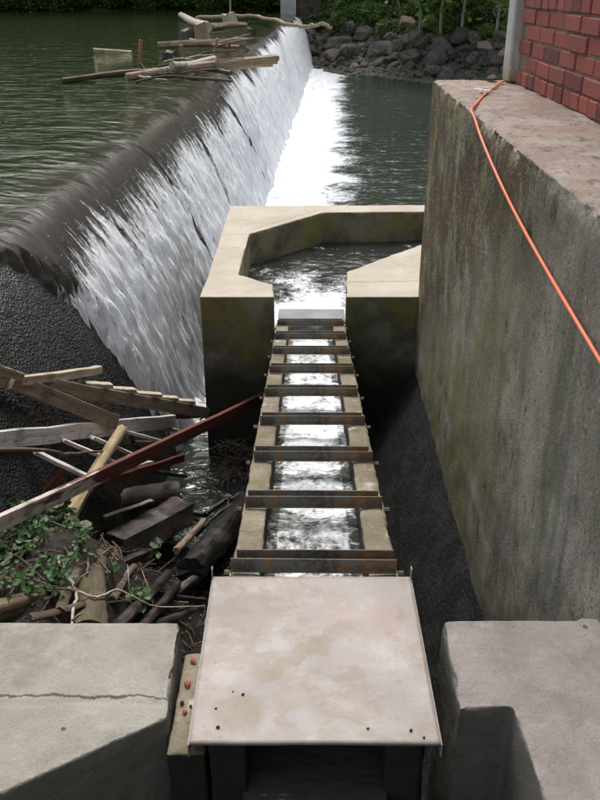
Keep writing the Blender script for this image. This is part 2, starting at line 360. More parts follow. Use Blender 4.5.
c = m.mix(m.rng(m.noise(1.2, 6, .7), .4, .6), (.055, .042, .028), (.09, .07, .045)); c = m.mix(m.rng(m.noise(.5, 6, .75), .45, .55), c, (.032, .05, .014))
m.col(c); m.bump(m.noise(4, 6, .7), .1); M_soil = m.m
m = Mt('wet_litter_soil', .6, .4)
m.col(m.mix(m.rng(m.noise(14, 6, .75), .4, .62), (.012, .010, .008), (.05, .036, .024))); m.bump(m.noise(30, 6, .7), .03); M_litter = m.m
def leafmat(name, a, b, rough=.5):
    m = Mt(name, rough, .35); g = m.n.new('ShaderNodeNewGeometry')
    c = m.mix(g.outputs['Random Per Island'], a, b); m.col(c)
    tr = m.n.new('ShaderNodeBsdfTranslucent'); m._in(tr.inputs[0], c); mx = m.n.new('ShaderNodeMixShader'); mx.inputs[0].default_value = .25
    out = m.n['Material Output']; m.l.new(m.b.outputs[0], mx.inputs[1]); m.l.new(tr.outputs[0], mx.inputs[2]); m.l.new(mx.outputs[0], out.inputs[0]); return m.m
M_leafd = leafmat('dark_foliage', (.035, .07, .015), (.075, .13, .03))
M_leafm = leafmat('mid_foliage', (.065, .125, .02), (.13, .215, .045))
M_leafb = leafmat('bright_foliage', (.10, .19, .03), (.18, .29, .06))
M_ivy = leafmat('ivy_leaf', (.035, .085, .022), (.085, .17, .055), .45)
M_dead = leafmat('dead_leaf', (.07, .04, .025), (.22, .13, .08), .7)
# water
def water(name, deep, shallow, foamc, ripple=1.0, streak=False, rough=.06, scl=1.0, soft=.12):
    m = Mt(name, rough, .5); m.b.inputs['IOR'].default_value = 1.33
    fo = m.att('foam'); sh = m.att('shallow')
    if streak:
        uv = m.n.new('ShaderNodeUVMap'); uv.uv_map = 'flow'
        def mp(sc):
            k = m.n.new('ShaderNodeMapping'); m.l.new(uv.outputs[0], k.inputs[0]); k.inputs['Scale'].default_value = sc; return k.outputs[0]
        ns = m.noise(1, 5, .7, mp((17, 2.4, 1)), .35); nb = m.noise(1, 5, .75, mp((48, 9, 1)), .3); nc = m.noise(1, 3, .7, mp((110, 26, 1)))
        n = m.math('ADD', m.math('ADD', m.mul(ns, .34), m.mul(nb, .36)), m.mul(nc, .30))
    else:
        n = m.math('ADD', m.mul(m.noise(2.6 * scl, 6, .7, dist=.8), .62), m.mul(m.noise(14 * scl, 4, .7), .38))
    thr = m.math('SUBTRACT', .78, m.mul(fo, .44 if streak else .55)); wd = .04 if streak else soft
    mask = m.rng(n, m.math('SUBTRACT', thr, wd), m.math('ADD', thr, wd))
    mask = m.mul(mask, m.rng(fo, .0, .12))
    base = m.mix(sh, deep, m.mix(m.noise(3, 4) if not streak else m.noise(1, 4, .6, mp((9, .9, 1))), shallow, tuple(x * .5 for x in shallow)))
    
    if streak: foamc = m.mix(m.rng(m.math('ADD', m.mul(nb, .5), m.mul(nc, .5)), .36, .50), (.72, .76, .79), foamc)
    m.col(m.mix(mask, base, foamc)); m.rough(m.math('ADD', m.mul(mask, .5), rough))
    if streak: m.bump(m.mul(ns, m.rng(fo, .0, .6, .12, 1.)), .05, .7); m.bump(m.mul(nb, m.rng(fo, .0, .5)), .03, .8); m.bump(m.mul(nc, m.rng(fo, .0, .5)), .012, .8)
    w = m.noise(1.0, 2.5, .55, m.co((4.2 * scl, 6.5 * scl, 1)), .4); calm = m.rng(sh, .9, .1, .35, 1.) if streak else 1.
    m.bump(m.mul(w, calm), .040 * ripple, .9)
    m.bump(m.mul(m.noise(1.0, 2, .5, m.co((1.1 * scl, 2.1 * scl, 1), loc=(3, 3, 0))), calm), .10 * ripple, .8)
    return m.m
M_lake = water('upstream_water', (.030, .042, .017), (.075, .066, .052), (.94, .96, .98), .95, True, .04)
M_tail = water('pool_water', (.030, .038, .030), (.04, .04, .035), (.70, .73, .76), 1.1, False, .05, soft=.15)
M_turb = water('turbulent_water', (.016, .018, .017), (.10, .105, .085), (.74, .77, .78), .35, False, .07, 2.6, soft=.11)
M_still = water('dark_still_water', (.008, .008, .007), (.03, .03, .025), (.6, .6, .58), .25, False, .05, 2.0)

# ------------------------------------------------------------------ ground and banks
LAKE = 2.2
def shore(X): return np.where(X < 8, 43.5 - 1.12 * np.clip(X, 0, 8), 34.5)
def ground_h(X, Y):
    w = n2(X, Y, .25, 4, 3)
    d = Y - shore(X) + .8 * w
    right = np.interp(d, [-6, 0, 1.6, 4.2, 9, 30, 200], [-1.2, 0, .35, 1.55, 3.3, 9, 30])
    dl = Y - (54 + 2 * n2(X, 0 * Y, .12, 3, 5)) + .8 * w
    left = np.interp(dl, [-8, -1, 0, 2.5, 12, 40, 200], [-1.2, 1.2, 2.25, 3.1, 6, 14, 40])
    h = np.where(X < -.2, left, right)
    side = np.interp(-X - 55, [-6, 0, 10, 200], [-1.2, 2.4, 6, 40]); side2 = np.interp(X - 45, [-6, 0, 10, 200], [-1.2, .4, 4, 40])
    back = np.interp(-Y - 40, [-6, 0, 10, 200], [-1.2, 2.6, 6, 40])
    return np.maximum(np.maximum(h, side), np.maximum(side2, back)) + .12 * w
xs = np.concatenate([np.arange(-260, -30, 12), np.arange(-30, 20, .7), np.arange(20, 261, 12)])
ys = np.concatenate([np.arange(-260, 30, 12), np.arange(30, 72, .7), np.arange(72, 301, 12)])
me, *_ = grid(xs, ys, ground_h)
tag(link('ground', me, M_soil, smooth=True), kind='structure')

# ------------------------------------------------------------------ dam, waterfall, lake, pool
AZ, CX, RUN, DROP = .045, -2.5, 1.1, 2.2
KK = DROP / RUN ** 1.9
YEND = 48.0
def prof(s): return LAKE - np.where(s > 0, KK * np.abs(s) ** 1.9, 0)
yd = np.concatenate([np.arange(-4, 3, .25), np.arange(3, 8, .025), np.arange(8, 16, .1), np.arange(16, YEND + .1, .4)])
sv = np.concatenate([[-1.2, -1.19], np.linspace(-1.15, 0, 12), np.linspace(.02, 1.25, 70)])
Sg, Yg = np.meshgrid(sv, yd)
Xg = CX + AZ * Yg + Sg; Zg = prof(Sg) - .03 - .02 * (Sg < 0)
Zg = Zg + .17 * sstep(5.0, 4.5, Yg) * sstep(.55, .25, Sg)          # raised cap by the abutment
Zg[:, 0] = -1.0
pb = .012 * fbm(np.stack([Xg * 26, Yg * 26, Zg * 26], -1), 3, 11) * (Sg > .05)
Xg = Xg + pb; Zg = Zg + pb * .6
dam = tag(empty('dam', (CX, 6, 0)), 'long curved concrete spillway dam with dark bare face beside the water', 'dam')
me = gridmesh(np.stack([Xg, Yg, Zg], -1).reshape(-1, 3), len(sv), len(yd))
o = link('spillway_face', me, M_face, smooth=True); o.parent = dam; o.matrix_parent_inverse = Matrix.Translation((-CX, -6, 0))

yw = np.concatenate([np.arange(4.6, 9, .02), np.arange(9, 18, .04), np.arange(18, YEND, .12)])
sw = np.concatenate([np.linspace(-1.6, -.1, 16), np.linspace(-.05, 1.32, 90)])
Sg, Yg = np.meshgrid(sw, yw)
yb = np.interp(Sg, [-1.6, -.1, .07, .2, .36, .51, .74, .97, 1.3], [4.0, 4.2, 4.9, 5.4, 5.65, 5.85, 6.15, 6.5, 6.8])
streak = fbm(np.stack([Yg * 11, Sg * 3.2, 0 * Yg], -1), 4, 21, .6); fine = fbm(np.stack([Yg * 24, Sg * 10, 0 * Yg], -1), 3, 31, .6)
edge = (Yg - yb) / .35 + .5 * streak + .35 * fine
wetm = sstep(-.3, .9, edge) * sstep(-.35, -.1, Yg - yb)
thick = np.where(Sg < 0, .05, -.06 + .11 * wetm)
draw = -.05 * sstep(-.5, .25, Sg)                                   # surface drops into the crest
bl = sstep(.25, .8, Sg) * sstep(.1, .6, wetm)
Zg = prof(np.maximum(Sg - .05, 0)) + thick - .05 + draw + .05 + bl * (.04 * streak + .035 * fine)
Xg = CX + AZ * Yg + Sg + bl * (.05 * streak + .045 * fine) + np.where(Sg > 0, thick * .8, 0)
Zg = np.where(Sg > 1.25, -.2, Zg)
s0 = .22 + .30 * n2(Yg, 0 * Yg, .7, 5, 8) - .12 * sstep(10, 30, Yg)
foam = sstep(s0 - .3, s0 + .55, Sg) * (.74 + .26 * sstep(9, 20, Yg)) + .16 * sstep(.75, 1.1, Sg) + .14 * sstep(8.5, 7.0, Yg) * sstep(.3, .6, Sg) + .06 * sstep(.4, .7, Sg) + .20 * streak * (Sg > .1) + .10 * n2(Yg, Sg * 2, 1.5, 3, 9) * (Sg > .1)
for y0, k, w, a in ((9.62, .37, .032, 1.5), (15.0, 1.25, .10, .6), (12.2, .2, .10, .15), (19.5, .7, .2, .3), (7.7, .3, .06, .12), (24, .6, .3, .2)):
    foam = foam - a * np.exp(-((Yg - (y0 + k * np.clip(Sg, 0, 1.1) / .9)) / w) ** 2) * sstep(.0, .2, Sg)
    if w < .05: Zg = Zg - .06 * np.exp(-((Yg - (y0 + k * np.clip(Sg, 0, 1.1) / .9)) / (w * 1.3)) ** 2) * sstep(-.1, .2, Sg)
foam = np.maximum(foam, .85 * sstep(1.0, 1.15, Sg))
me = gridmesh(np.stack([Xg, Yg, Zg], -1).reshape(-1, 3), len(sw), len(yw))
attr(me, 'foam', np.clip(foam, 0, 1.1)); attr(me, 'shallow', sstep(-.45, .3, Sg + .25 * n2(Yg, Sg, 1.3, 3, 10))); uvs(me, Yg, Sg)
tag(link('waterfall', me, M_lake, smooth=True), kind='structure')
# flying drops torn off the sheet
r_ = random.Random(5); mb = MB()
ob = [(1, 0, 0), (-1, 0, 0), (0, 1, 0), (0, -1, 0), (0, 0, 1.8), (0, 0, -1.8)]; oF = [(0, 2, 4), (2, 1, 4), (1, 3, 4), (3, 0, 4), (2, 0, 5), (1, 2, 5), (3, 1, 5), (0, 3, 5)]
for i in range(9000):
    y = 5.5 + 22 * r_.random() ** 2.2; q = .25 + .95 * math.sqrt(r_.random())
    if y < np.interp(q, [.2, .36, .51, .74, .97, 1.3], [5.6, 5.85, 6.05, 6.35, 6.7, 7.0]) + r_.gauss(0, .05): continue
    o_ = abs(r_.gauss(0, .03)) + .015; g = r_.uniform(.002, .0055) * (1 + .05 * (y - 6)); x = CX + AZ * y + q + o_; z = float(prof(q)) + o_ * .8
    if z < .05: continue
    mb.add([(x + a * g + c * g * .5, y + b * g, z + c * g) for a, b, c in ob], oF)
m = Mt('white_spray', .4, .5); m.col((.92, .94, .96))
tag(mb.build('spray', m.m), kind='stuff')

xl = np.concatenate([np.arange(-62, -12, 2.), np.linspace(-12, 0, 60)]); yl = np.concatenate([np.arange(-48, 4, 2), np.arange(4, 62, .5)])
u_, Yl = np.meshgrid(np.linspace(0, 1, 90), yl)
Xl = -62 + (CX - 1.58 + AZ * Yl + 62) * u_ ** .35
me = gridmesh(np.stack([Xl, Yl, Xl * 0 + LAKE], -1).reshape(-1, 3), 90, len(yl))
attr(me, 'foam', Xl * 0); attr(me, 'shallow', Xl * 0); uvs(me, Yl, Xl)
tag(link('upstream_lake', me, M_lake, smooth=True), kind='structure')

# lower pool: foam boil along the toe
yt = np.concatenate([np.arange(-45, 3.4, 2), np.arange(3.4, 12, .04), np.arange(12, 24, .08), np.arange(24, 50, .25)])
ud = np.concatenate([np.linspace(-.2, 3, 80), np.linspace(3.1, 9, 40), np.linspace(9.5, 60, 40)])
Dg, Yg = np.meshgrid(ud, yt); Xg = CX + RUN + AZ * Yg + Dg
wig = fbm(np.stack([Xg * 1.2, Yg * 1.2, 0 * Xg], -1), 4, 41)
near = sstep(6.6, 7.6, Yg)
boil = sstep(1.25, .0, Dg + .45 * wig) * near * sstep(49, 46, Yg)
lump = fbm(np.stack([Xg * 5, Yg * 5, 0 * Xg], -1), 4, 43)
Zg = boil * (.10 + .16 * lump) + .012 * lump * sstep(6, 1, Dg) * near
foam = np.clip(1.05 * sstep(2.1, .15, Dg + .5 * wig) * near + .22 * sstep(4.5, 1.0, Dg + wig) * near, 0, .92)
Zg = np.where(Yg > 7, Zg, Zg * .5)
me = gridmesh(np.stack([Xg, Yg, Zg], -1).reshape(-1, 3), len(ud), len(yt))
attr(me, 'foam', foam); attr(me, 'shallow', 0 * Xg)
tag(link('lower_pool', me, M_tail, smooth=True), kind='structure')

# far abutment of the dam
t = tag(empty('far_abutment', (0, 48, 0)), 'grey concrete abutment pier at the far end of the dam', 'abutment')
MB().box(-1.0, -.2, 0, 1.2, -.5, 5.2, .03).build('pier', M_post, t)
m, c = concrete('brown_stained_concrete', (.075, .058, .042), (.12, .095, .07), (.04, .03, .02), .6, .5, 20); m.col(c)
MB().box(-.2, 1.1, .25, 1.6, -.5, 3.2, .04).build('wing_wall', m.m, t)

# ------------------------------------------------------------------ retaining wall and brick building on the right
zr = lambda z: CAMZ + z
WZ = zr(-.65)
def wx(Y): return .912 + .0079 * Y
mb = MB(); mb.box(0, 2.3, -2, 6.58, zr(-4.3), WZ)
def wdisp(co, no):
    n = fbm(co * 7, 4, 51); big = fbm(co * 2.2, 3, 52)
    d = .008 * n + .010 * big
    e = sstep(.07, .0, WZ - co[:, 2]) * sstep(.10, .0, co[:, 0]); d = d - .016 * e * np.maximum(0, .7 + 2.0 * fbm(co * 6, 5, 53, .6))
    pit = sstep(.30, .55, fbm(co * [9, 9, 6], 3, 54)) * sstep(.1, .5, fbm(co * [1.2, 1.2, 1.0], 2, 55)); d = d - .018 * pit * (co[:, 1] > 2.5)
    top = (no[:, 2] > .7); d = d + top * .010 * fbm(co * 16, 3, 56)
    return no * d[:, None]
me = remeshed(mb, .02, wdisp)
o = link('retaining_wall', me, M_wall); o.location = (.912, 0, 0); o.rotation_euler = (0, 0, -.0079); tag(o, 'tall weathered concrete retaining wall with rust stains and lichen below the bricks', 'wall')
# battered wet footing of the wall, with the gap's shade in its colour
mb = MB(); nB = 90; V = []
ysb = np.linspace(-1.5, 6.54, nB)
pr_ = [(1.3, .86), (.02, .88), (.0, .86), (-.15, .64), (-.33, .37), (-.60, .0), (-.80, -.3), (1.3, -.3)]
for y in ysb:
    for a, b in pr_: V.append((wx(y) + a, y, b))
k = len(pr_)
mb.add(V, [(i*k+j, i*k+(j+1) % k, (i+1)*k+(j+1) % k, (i+1)*k+j) for i in range(nB-1) for j in range(k)] + [tuple(range(k))[::-1], tuple(range((nB-1)*k, nB*k))])
tag(mb.build('wall_footing', M_bat), 'wet sloping footing along the base of the retaining wall, darkened for shade', 'footing')

bld = tag(empty('brick_building', (1.53, 6.5, WZ)), 'red brick building with grey corner post standing on the concrete wall', 'building')
BX = 1.515
MB().box(.012, 5.5, -9.0, -.06, -.02, 2.6).build('wall', M_mort, bld)
MB().box(-.055, .13, -.15, .05, .005, 2.6, .012).build('corner_post', M_post, bld)
bs = MB().box(0, .09, -.155, .155, .006, .0905, .006); ms = mesh(bs.V, bs.F, 'stretcher'); ms.materials.append(M_brick)
bh = MB().box(0, .09, -.0745, .0745, .006, .0905, .006); mh = mesh(bh.V, bh.F, 'header'); mh.materials.append(M_brick)
for r_ in range(16):
    head = r_ in (0, 5, 11); step = .165 if head else .33
    y = -.16 - step / 2 + (0 if head else (-.165 if r_ % 2 else 0)) + .02 * rng.uniform(-1, 1)
    while y > -4.75:
        o = bpy.data.objects.new('brick', mh if head else ms); C.objects.link(o); o.parent = bld
        o.location = (rng.uniform(-.006, .006) + (-.004 if head else 0), y + rng.uniform(-.004, .004), r_ * .0965 + rng.uniform(-.0025, .0025))
        o.rotation_euler = (rng.uniform(-.012, .012), 0, rng.uniform(-.02, .02)); y -= step
bld.location.x = BX
# ------------------------------------------------------------------ turning pool at the foot of the ladder
ZB = zr(-2.305)
polyL = [(-.811, 6.55), (-.213, 6.55), (-.222, 6.853), (-.537, 7.14), (-.513, 8.46), (.254, 9.35), (3.4, 9.45), (3.4, 9.73), (-.80, 9.65)]
polyR = [(.375, 6.55), (wx(6.55) + .02, 6.55), (wx(6.6) + .02, 6.62), (1.9, 6.62), (1.9, 8.95), (1.16, 8.06), (.408, 7.21)]
def seg(P, a, b):
    a, b = np.array(a), np.array(b); d = b - a; t = np.clip(((P - a) @ d) / (d @ d), 0, 1); return np.linalg.norm(P - a - t[:, None] * d, axis=1)
def pdisp(co, no):
    d = .004 * fbm(co * 9, 4, 61) + .004 * fbm(co * 2.5, 2, 62)
    P = co[:, :2] + .006 * np.stack([fbm(co * 6, 2, 63), fbm(co * 6, 2, 64)], -1); top = no[:, 2] > .6
    g = np.minimum(seg(P, (-.83, 8.43), (-.50, 8.43)), seg(P, (-.5, 8.62), (.20, 9.45)))
    g = np.minimum(g, seg(P, (.38, 6.92), (1.2, 6.95)))
    d = d - top * .016 * np.exp(-(g / .012) ** 2)
    return no * d[:, None]
tp = tag(empty('turning_pool', (0, 6.55, 0)), 'angular pale concrete turning pool with churning water at the foot of the ladder', 'pool')
for nm, pl in (('left_wall', polyL), ('right_wall', polyR)):
    o = link(nm, remeshed(MB().prism(pl, -.5, ZB), .018, pdisp), M_pool); o.parent = tp; o.matrix_parent_inverse = Matrix.Translation((0, -6.55, 0))
xs = np.arange(-.62, 3.3, .022); ys = np.arange(6.6, 9.6, .022)
def pw(X, Y):
    jet = np.exp(-((X - .08 - .05 * (Y - 6.8)) / .32) ** 2) * sstep(9.0, 6.9, Y)
    return zr(-2.64) + .03 * n2(X, Y, 2.2, 4, 71) + .05 * jet * n2(X, Y, 7, 4, 72) + .008 * n2(X, Y, 14, 2, 73)
me, X, Y, _ = grid(xs, ys, pw)
fm = .22 + .34 * n2(X, Y, 1.6, 4, 74) + .16 * n2(X, Y, 5, 4, 75) + .72 * np.exp(-((X - .07) / .45) ** 2) * sstep(8.7, 6.9, Y) - .18 * sstep(.3, 1.2, X)
attr(me, 'foam', np.clip(fm, 0, 1)); attr(me, 'shallow', 0 * X + .15)
tag(link('turning_pool_water', me, M_turb, smooth=True), kind='structure')

# ------------------------------------------------------------------ fish ladder
MS = .18
def zl(Y): return zr(-1.75 - MS * max(Y - 2.27, 0))
LR = .0095
fl = tag(empty('fish_ladder', (.025, 0, 0), -LR), 'narrow stepped concrete fish ladder crossed by rusty steel baffle bars', 'fish ladder')
HWo, HWi = .283, .178
for sgn in (-1, 1):
    yy = [1.56, 2.27, 6.54]; mb = MB()
    prof_ = [(HWo if sgn > 0 else -HWo), (HWi if sgn > 0 else -HWi)]
    V = []
    for y in yy:
        for x in sorted(prof_):
            V += [(x, y, -.4), (x, y, zl(y))]
    F = []
    for i in range(2):
        a, b = i*4, (i+1)*4
        F += [(a, b, b+1, a+1), (a+2, a+3, b+3, b+2), (a+1, b+1, b+3, a+3), (a, a+2, b+2, b)]
    F += [(0, 1, 3, 2), (8, 10, 11, 9)]; mb.add(V, F)
    def ld(co, no):
        d = .006 * fbm(co * 12, 4, 81) + .004 * fbm(co * 3, 2, 82)
        e = sstep(.02, 0, HWo - np.abs(co[:, 0])); d = d - .006 * e * (1 + fbm(co * 20, 2, 83)); return no * d[:, None]
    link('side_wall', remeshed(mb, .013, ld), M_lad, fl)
    # wider head wall that carries the cover plate
    x0, x1, ye = (.284, .330, 2.26) if sgn > 0 else (-.384, -.284, 1.93)
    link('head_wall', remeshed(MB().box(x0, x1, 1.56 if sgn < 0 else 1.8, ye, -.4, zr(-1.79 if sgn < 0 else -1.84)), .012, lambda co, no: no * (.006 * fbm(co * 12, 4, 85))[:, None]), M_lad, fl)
MB().add([(x, y, z) for y, z in ((1.56, zl(1.5) - .75), (2.27, zl(2.2) - .75), (6.54, zl(6.54) - .6)) for x in (-.178, .178)], [(0, 1, 3, 2), (2, 3, 5, 4)]).build('floor', M_lad, fl)
YB = [2.285, 2.81, 3.325, 3.85, 4.38, 4.90, 5.40, 5.90, 6.40]
tilt = Matrix.Rotation(-math.atan(MS), 4, 'X')
for i, y in enumerate(YB):
    z = zl(y); W = .262 if i else .268
    mbd = MB().box(-.176, .176, -.006, .006, -.55, -.19)
    bd = mbd.build('baffle_board', W_wet2, fl, mw=Matrix.Translation((0, y, z)) @ tilt)
    for sg, ww in ((1, W - .005), (-1, W + .004)):
        g = MB().box(-ww, ww, -.003, .003, .004, .050, .0012); yo = sg * .034
        g.box(-ww, ww, *( (.0032, .038) if sg > 0 else (-.010, -.0032)), .004, .010)
        gb = g.build('guide_bar', M_steel, bd, mw=Matrix.Translation((rng.uniform(-.004, .004), yo, rng.uniform(-.002, .002))) @ Matrix.Rotation(rng.uniform(-.012, .012), 4, 'Z') @ Matrix.Rotation(rng.uniform(-.06, .06), 4, 'X'))
    for sx in (-1, 1):
        b = MB().tube([(sx * .283, y + .01, z - .03), (sx * .300, y + .01, z - .03)], .011, 6); b.build('bolt', M_steel, fl)
MB().box(-.272, .286, 6.585, 6.90, zr(-2.552), zr(-2.535), .003).build('sill_plate', M_sill, fl)
xs = np.arange(-.19, .1901, .009); ys = np.arange(1.3, 6.75, .009)
def lw(X, Y):
    base = np.interp(Y, [1.3, 2.2, 2.45, 6.75], [zr(-1.93), zr(-1.93), zr(-1.91), zr(-2.66)])
    ph = np.interp(Y, [1.3] + YB + [6.9], [-.5] + list(range(9)) + [9]); fr = ph - np.floor(ph)
    amp = sstep(2.2, 2.4, Y)
    return base + amp * (.022 * np.cos(2 * math.pi * fr) + .022 * n2(X, Y, 7, 4, 91) + .010 * n2(X, Y, 22, 3, 92))
me, X, Y, _ = grid(xs, ys, lw)
attr(me, 'foam', np.clip(.50 + .28 * n2(X, Y, 5, 4, 93) + .10 * sstep(2.8, 4, Y) - .16 * (np.abs(X) > .14) - .5 * (Y < 2.35), 0, 1)); attr(me, 'shallow', 0 * X + .6)
o = link('ladder_water', me, M_turb, smooth=True); o.location = (.025, 0, 0); o.rotation_euler = (0, 0, -LR); tag(o, kind='structure')

cp = tag(empty('cover_plate', (.038, 1.543, zr(-1.73))), 'large pinkish white stained steel cover plate over the ladder head', 'cover plate')
def plate_sheet():
    me, X, Y, Zz = grid(np.linspace(-.319, .319, 60), np.linspace(0, .668, 60), lambda X, Y: .003 * n2(X, Y, 4, 3, 95))
    o = link('sheet', me, M_plate, cp, True); sm = o.modifiers.new('s', 'SOLIDIFY'); sm.thickness = .01; sm.offset = -1; return o
plate_sheet()
for sx in (-1, 1):
    MB().box(sx * .3225 - .002, sx * .3225 + .002, .004, .690, -.055, -.012, .0008).box(sx * .3225 - .002, sx * .3225 + .002, .672, .690, -.012, .026, .0008).build('side_flange', M_plate, cp)
# brick crumbs, pebbles and stones lying on the ledge and plate
crumb = MB(); bm = bmesh.new(); bmesh.ops.create_icosphere(bm, subdivisions=1, radius=1)
for v in bm.verts: v.co *= rng.uniform(.7, 1.15)
bm.verts.index_update(); crumb.add([v.co[:] for v in bm.verts], [[v.index for v in f.verts] for f in bm.faces]); bm.free(); mcr = mesh(crumb.V, crumb.F); mcr.materials.append(M_chip)
mcr2 = mcr.copy(); mcr2.materials.clear(); mcr2.materials.append(M_rub)
for (x, y, z, s, red) in [(-.312, 1.89, -1.79, .014, 1), (-.318, 1.80, -1.79, .015, 1), (-.314, 1.70, -1.79, .010, 1), (-.325, 1.73, -1.79, .009, 0), (-.300, 1.72, -1.79, .006, 0)]:
    o = bpy.data.objects.new('brick_crumb' if red else 'pebble', mcr if red else mcr2); C.objects.link(o); o.location = (x, y, zr(z) + s * .55); o.scale = (s, s * .85, s * .6); o.rotation_euler = (0, 0, rng.uniform(0, 6))
    if red: tag(o, 'small red brick crumb on the ledge beside the cover plate', 'brick crumb', 'brick crumbs on the ledge')
    else: tag(o, 'tiny dark pebble on the ledge beside the cover plate', 'pebble', 'pebbles on the ledge')
for px_, py_, s in [(218, 728, .006), (243, 695, .005), (216, 709, .004), (411, 731, .005), (424, 738, .004), (368, 729, .004), (233, 692, .003)]:
    p = at(px_, py_, zr(-1.73)); o = bpy.data.objects.new('pebble', mcr2); C.objects.link(o); o.location = (p.x, p.y, p.z + s * .6); o.scale = (s, s, s * .8)
    tag(o, 'tiny dark pebble lying on the pinkish cover plate', 'pebble', 'pebbles on the cover plate')
for k, px_ in enumerate((238, 252, 268, 275, 289, 301, 322, 341, 388)):
    p = at(px_, 567.5, zr(-1.735)); o = bpy.data.objects.new('leaf_scrap', mcr if k in (3, 4, 7) else mcr2); C.objects.link(o); s = rng.uniform(.006, .010); o.location = (p.x, 2.30 + rng.uniform(-.008, .008), zr(-1.75) + .014); o.scale = (s, s, s * .5); o.rotation_euler = (0, 0, k)
    tag(o, 'small red scrap caught between the first baffle bars' if k in (3, 4, 7) else 'small dark scrap caught between the first baffle bars', 'scrap', 'scraps caught in the first baffle')

# ------------------------------------------------------------------ near abutment blocks, unseen shading deck underfoot
ZT = zr(-1.73)
polyA = [(-.361, 1.995), (-.349, 1.628), (-2.2, .46), (-4.6, .46), (-4.6, 1.99)]
def adisp(co, no):
    d = .003 * fbm(co * 14, 4, 101) + .003 * fbm(co * 3, 3, 102); top = no[:, 2] > .6
    P = co[:, :2]; cy = 1.685 - .012 * (P[:, 0] + .4) + .030 * fbm(np.stack([P[:, 0] * 7, P[:, 0] * 0, P[:, 0] * 0], -1), 6, 103, .65)
    d = d - top * .004 * np.exp(-((P[:, 1] - cy) / .006) ** 2)
    d = d - top * .004 * sstep(cy + .006, cy - .006, P[:, 1])
    zt = ZT - co[:, 2]; fe = np.abs((P[:, 1] - 1.628) - (P[:, 0] + .349) * .631)
    e = sstep(.05, 0, zt) * np.maximum(sstep(.05, 0, fe), sstep(.04, 0, -.355 - P[:, 0]))
    d = d - e * .009 * np.maximum(0, .2 + 2.2 * fbm(co * 13, 4, 105)); return no * d[:, None]
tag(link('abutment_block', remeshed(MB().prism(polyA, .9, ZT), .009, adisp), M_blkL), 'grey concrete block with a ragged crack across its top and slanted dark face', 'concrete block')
polyB = [(.430, 2.0), (.422, 1.655), (.565, 1.665), (.600, .9), (.905, .9), (.905, 2.008)]
def bdisp(co, no):
    d = .003 * fbm(co * 14, 4, 111) + .003 * fbm(co * 3, 3, 112); zt = ZT - co[:, 2]
    e = sstep(.04, 0, zt) * np.maximum(sstep(.04, 0, np.abs(co[:, 1] - 1.66)) * (co[:, 0] < .6), sstep(.03, 0, co[:, 0] - .425))
    d = d - e * .008 * np.maximum(0, .2 + 2.2 * fbm(co * 13, 4, 113)); return no * d[:, None]
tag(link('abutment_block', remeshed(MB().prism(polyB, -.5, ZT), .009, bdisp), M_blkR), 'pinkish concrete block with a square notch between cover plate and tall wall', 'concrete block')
fbr = tag(empty('shading_deck', (0, 0, 0)), 'unseen concrete deck added to shade the ladder intake', 'shading_deck')  # deck under the camera, out of view, added to keep the channel dark
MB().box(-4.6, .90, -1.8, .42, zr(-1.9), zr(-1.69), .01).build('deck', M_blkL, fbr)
# ------------------------------------------------------------------ orange cord, string, stone on the wall
pth = [Vector((1.43, 6.33, WZ + .02))] + [at(x, y, WZ + .012) for x, y in ((493, 88), (484, 95), (477, 103))]
pe = at(472.5, 111, WZ + .004)
pth += [pe + Vector((-.010, -.01, .008))]
def on_face(px_, py_, off):
    u = (400 - py_) / FPX; c, s = math.cos(TH), math.sin(TH); X, Y, Wd = (px_ - 300) / FPX, c + u * s, -s + u * c
    t = (.912 - off) / (X - .0079 * Y); return Vector((X * t, Y * t, CAMZ + Wd * t))
pth += [on_face(x, y, .014 + .004 * (k % 2)) for k, (x, y) in enumerate(((474.5, 118), (480, 135), (488, 155), (499, 180), (513, 209), (530, 241), (551, 278), (575, 319), (600, 361), (640, 428)))]
def smooth_path(P, n=6):
    out = []
    for i in range(len(P) - 1):
        p0, p1, p2, p3 = P[max(i-1, 0)], P[i], P[i+1], P[min(i+2, len(P)-1)]
        for k in range(n):
            t = k / n; out.append(.5 * ((2*p1) + (p2-p0)*t + (2*p0-5*p1+4*p2-p3)*t*t + (3*p1-p0-3*p2+p3)*t**3))
    return out + [P[-1]]
tag(MB().tube(smooth_path(pth), .007, 8).build('orange_cord', M_cord, smooth=True), 'thin orange cord draped over the concrete wall and hanging down its face', 'cord')
pk = at(483, 93, WZ); mb = MB()
for k in range(7):
    a = [pk + Vector((rng.uniform(-.05, .05), rng.uniform(-.16, .13), .008 + .015 * rng.random())) for _ in range(5)]
    mb.tube(smooth_path(a, 4), .0035, 5)
tag(mb.build('white_string_tangle', M_string, smooth=True), 'tangle of white string knotted round the orange cord', 'string')

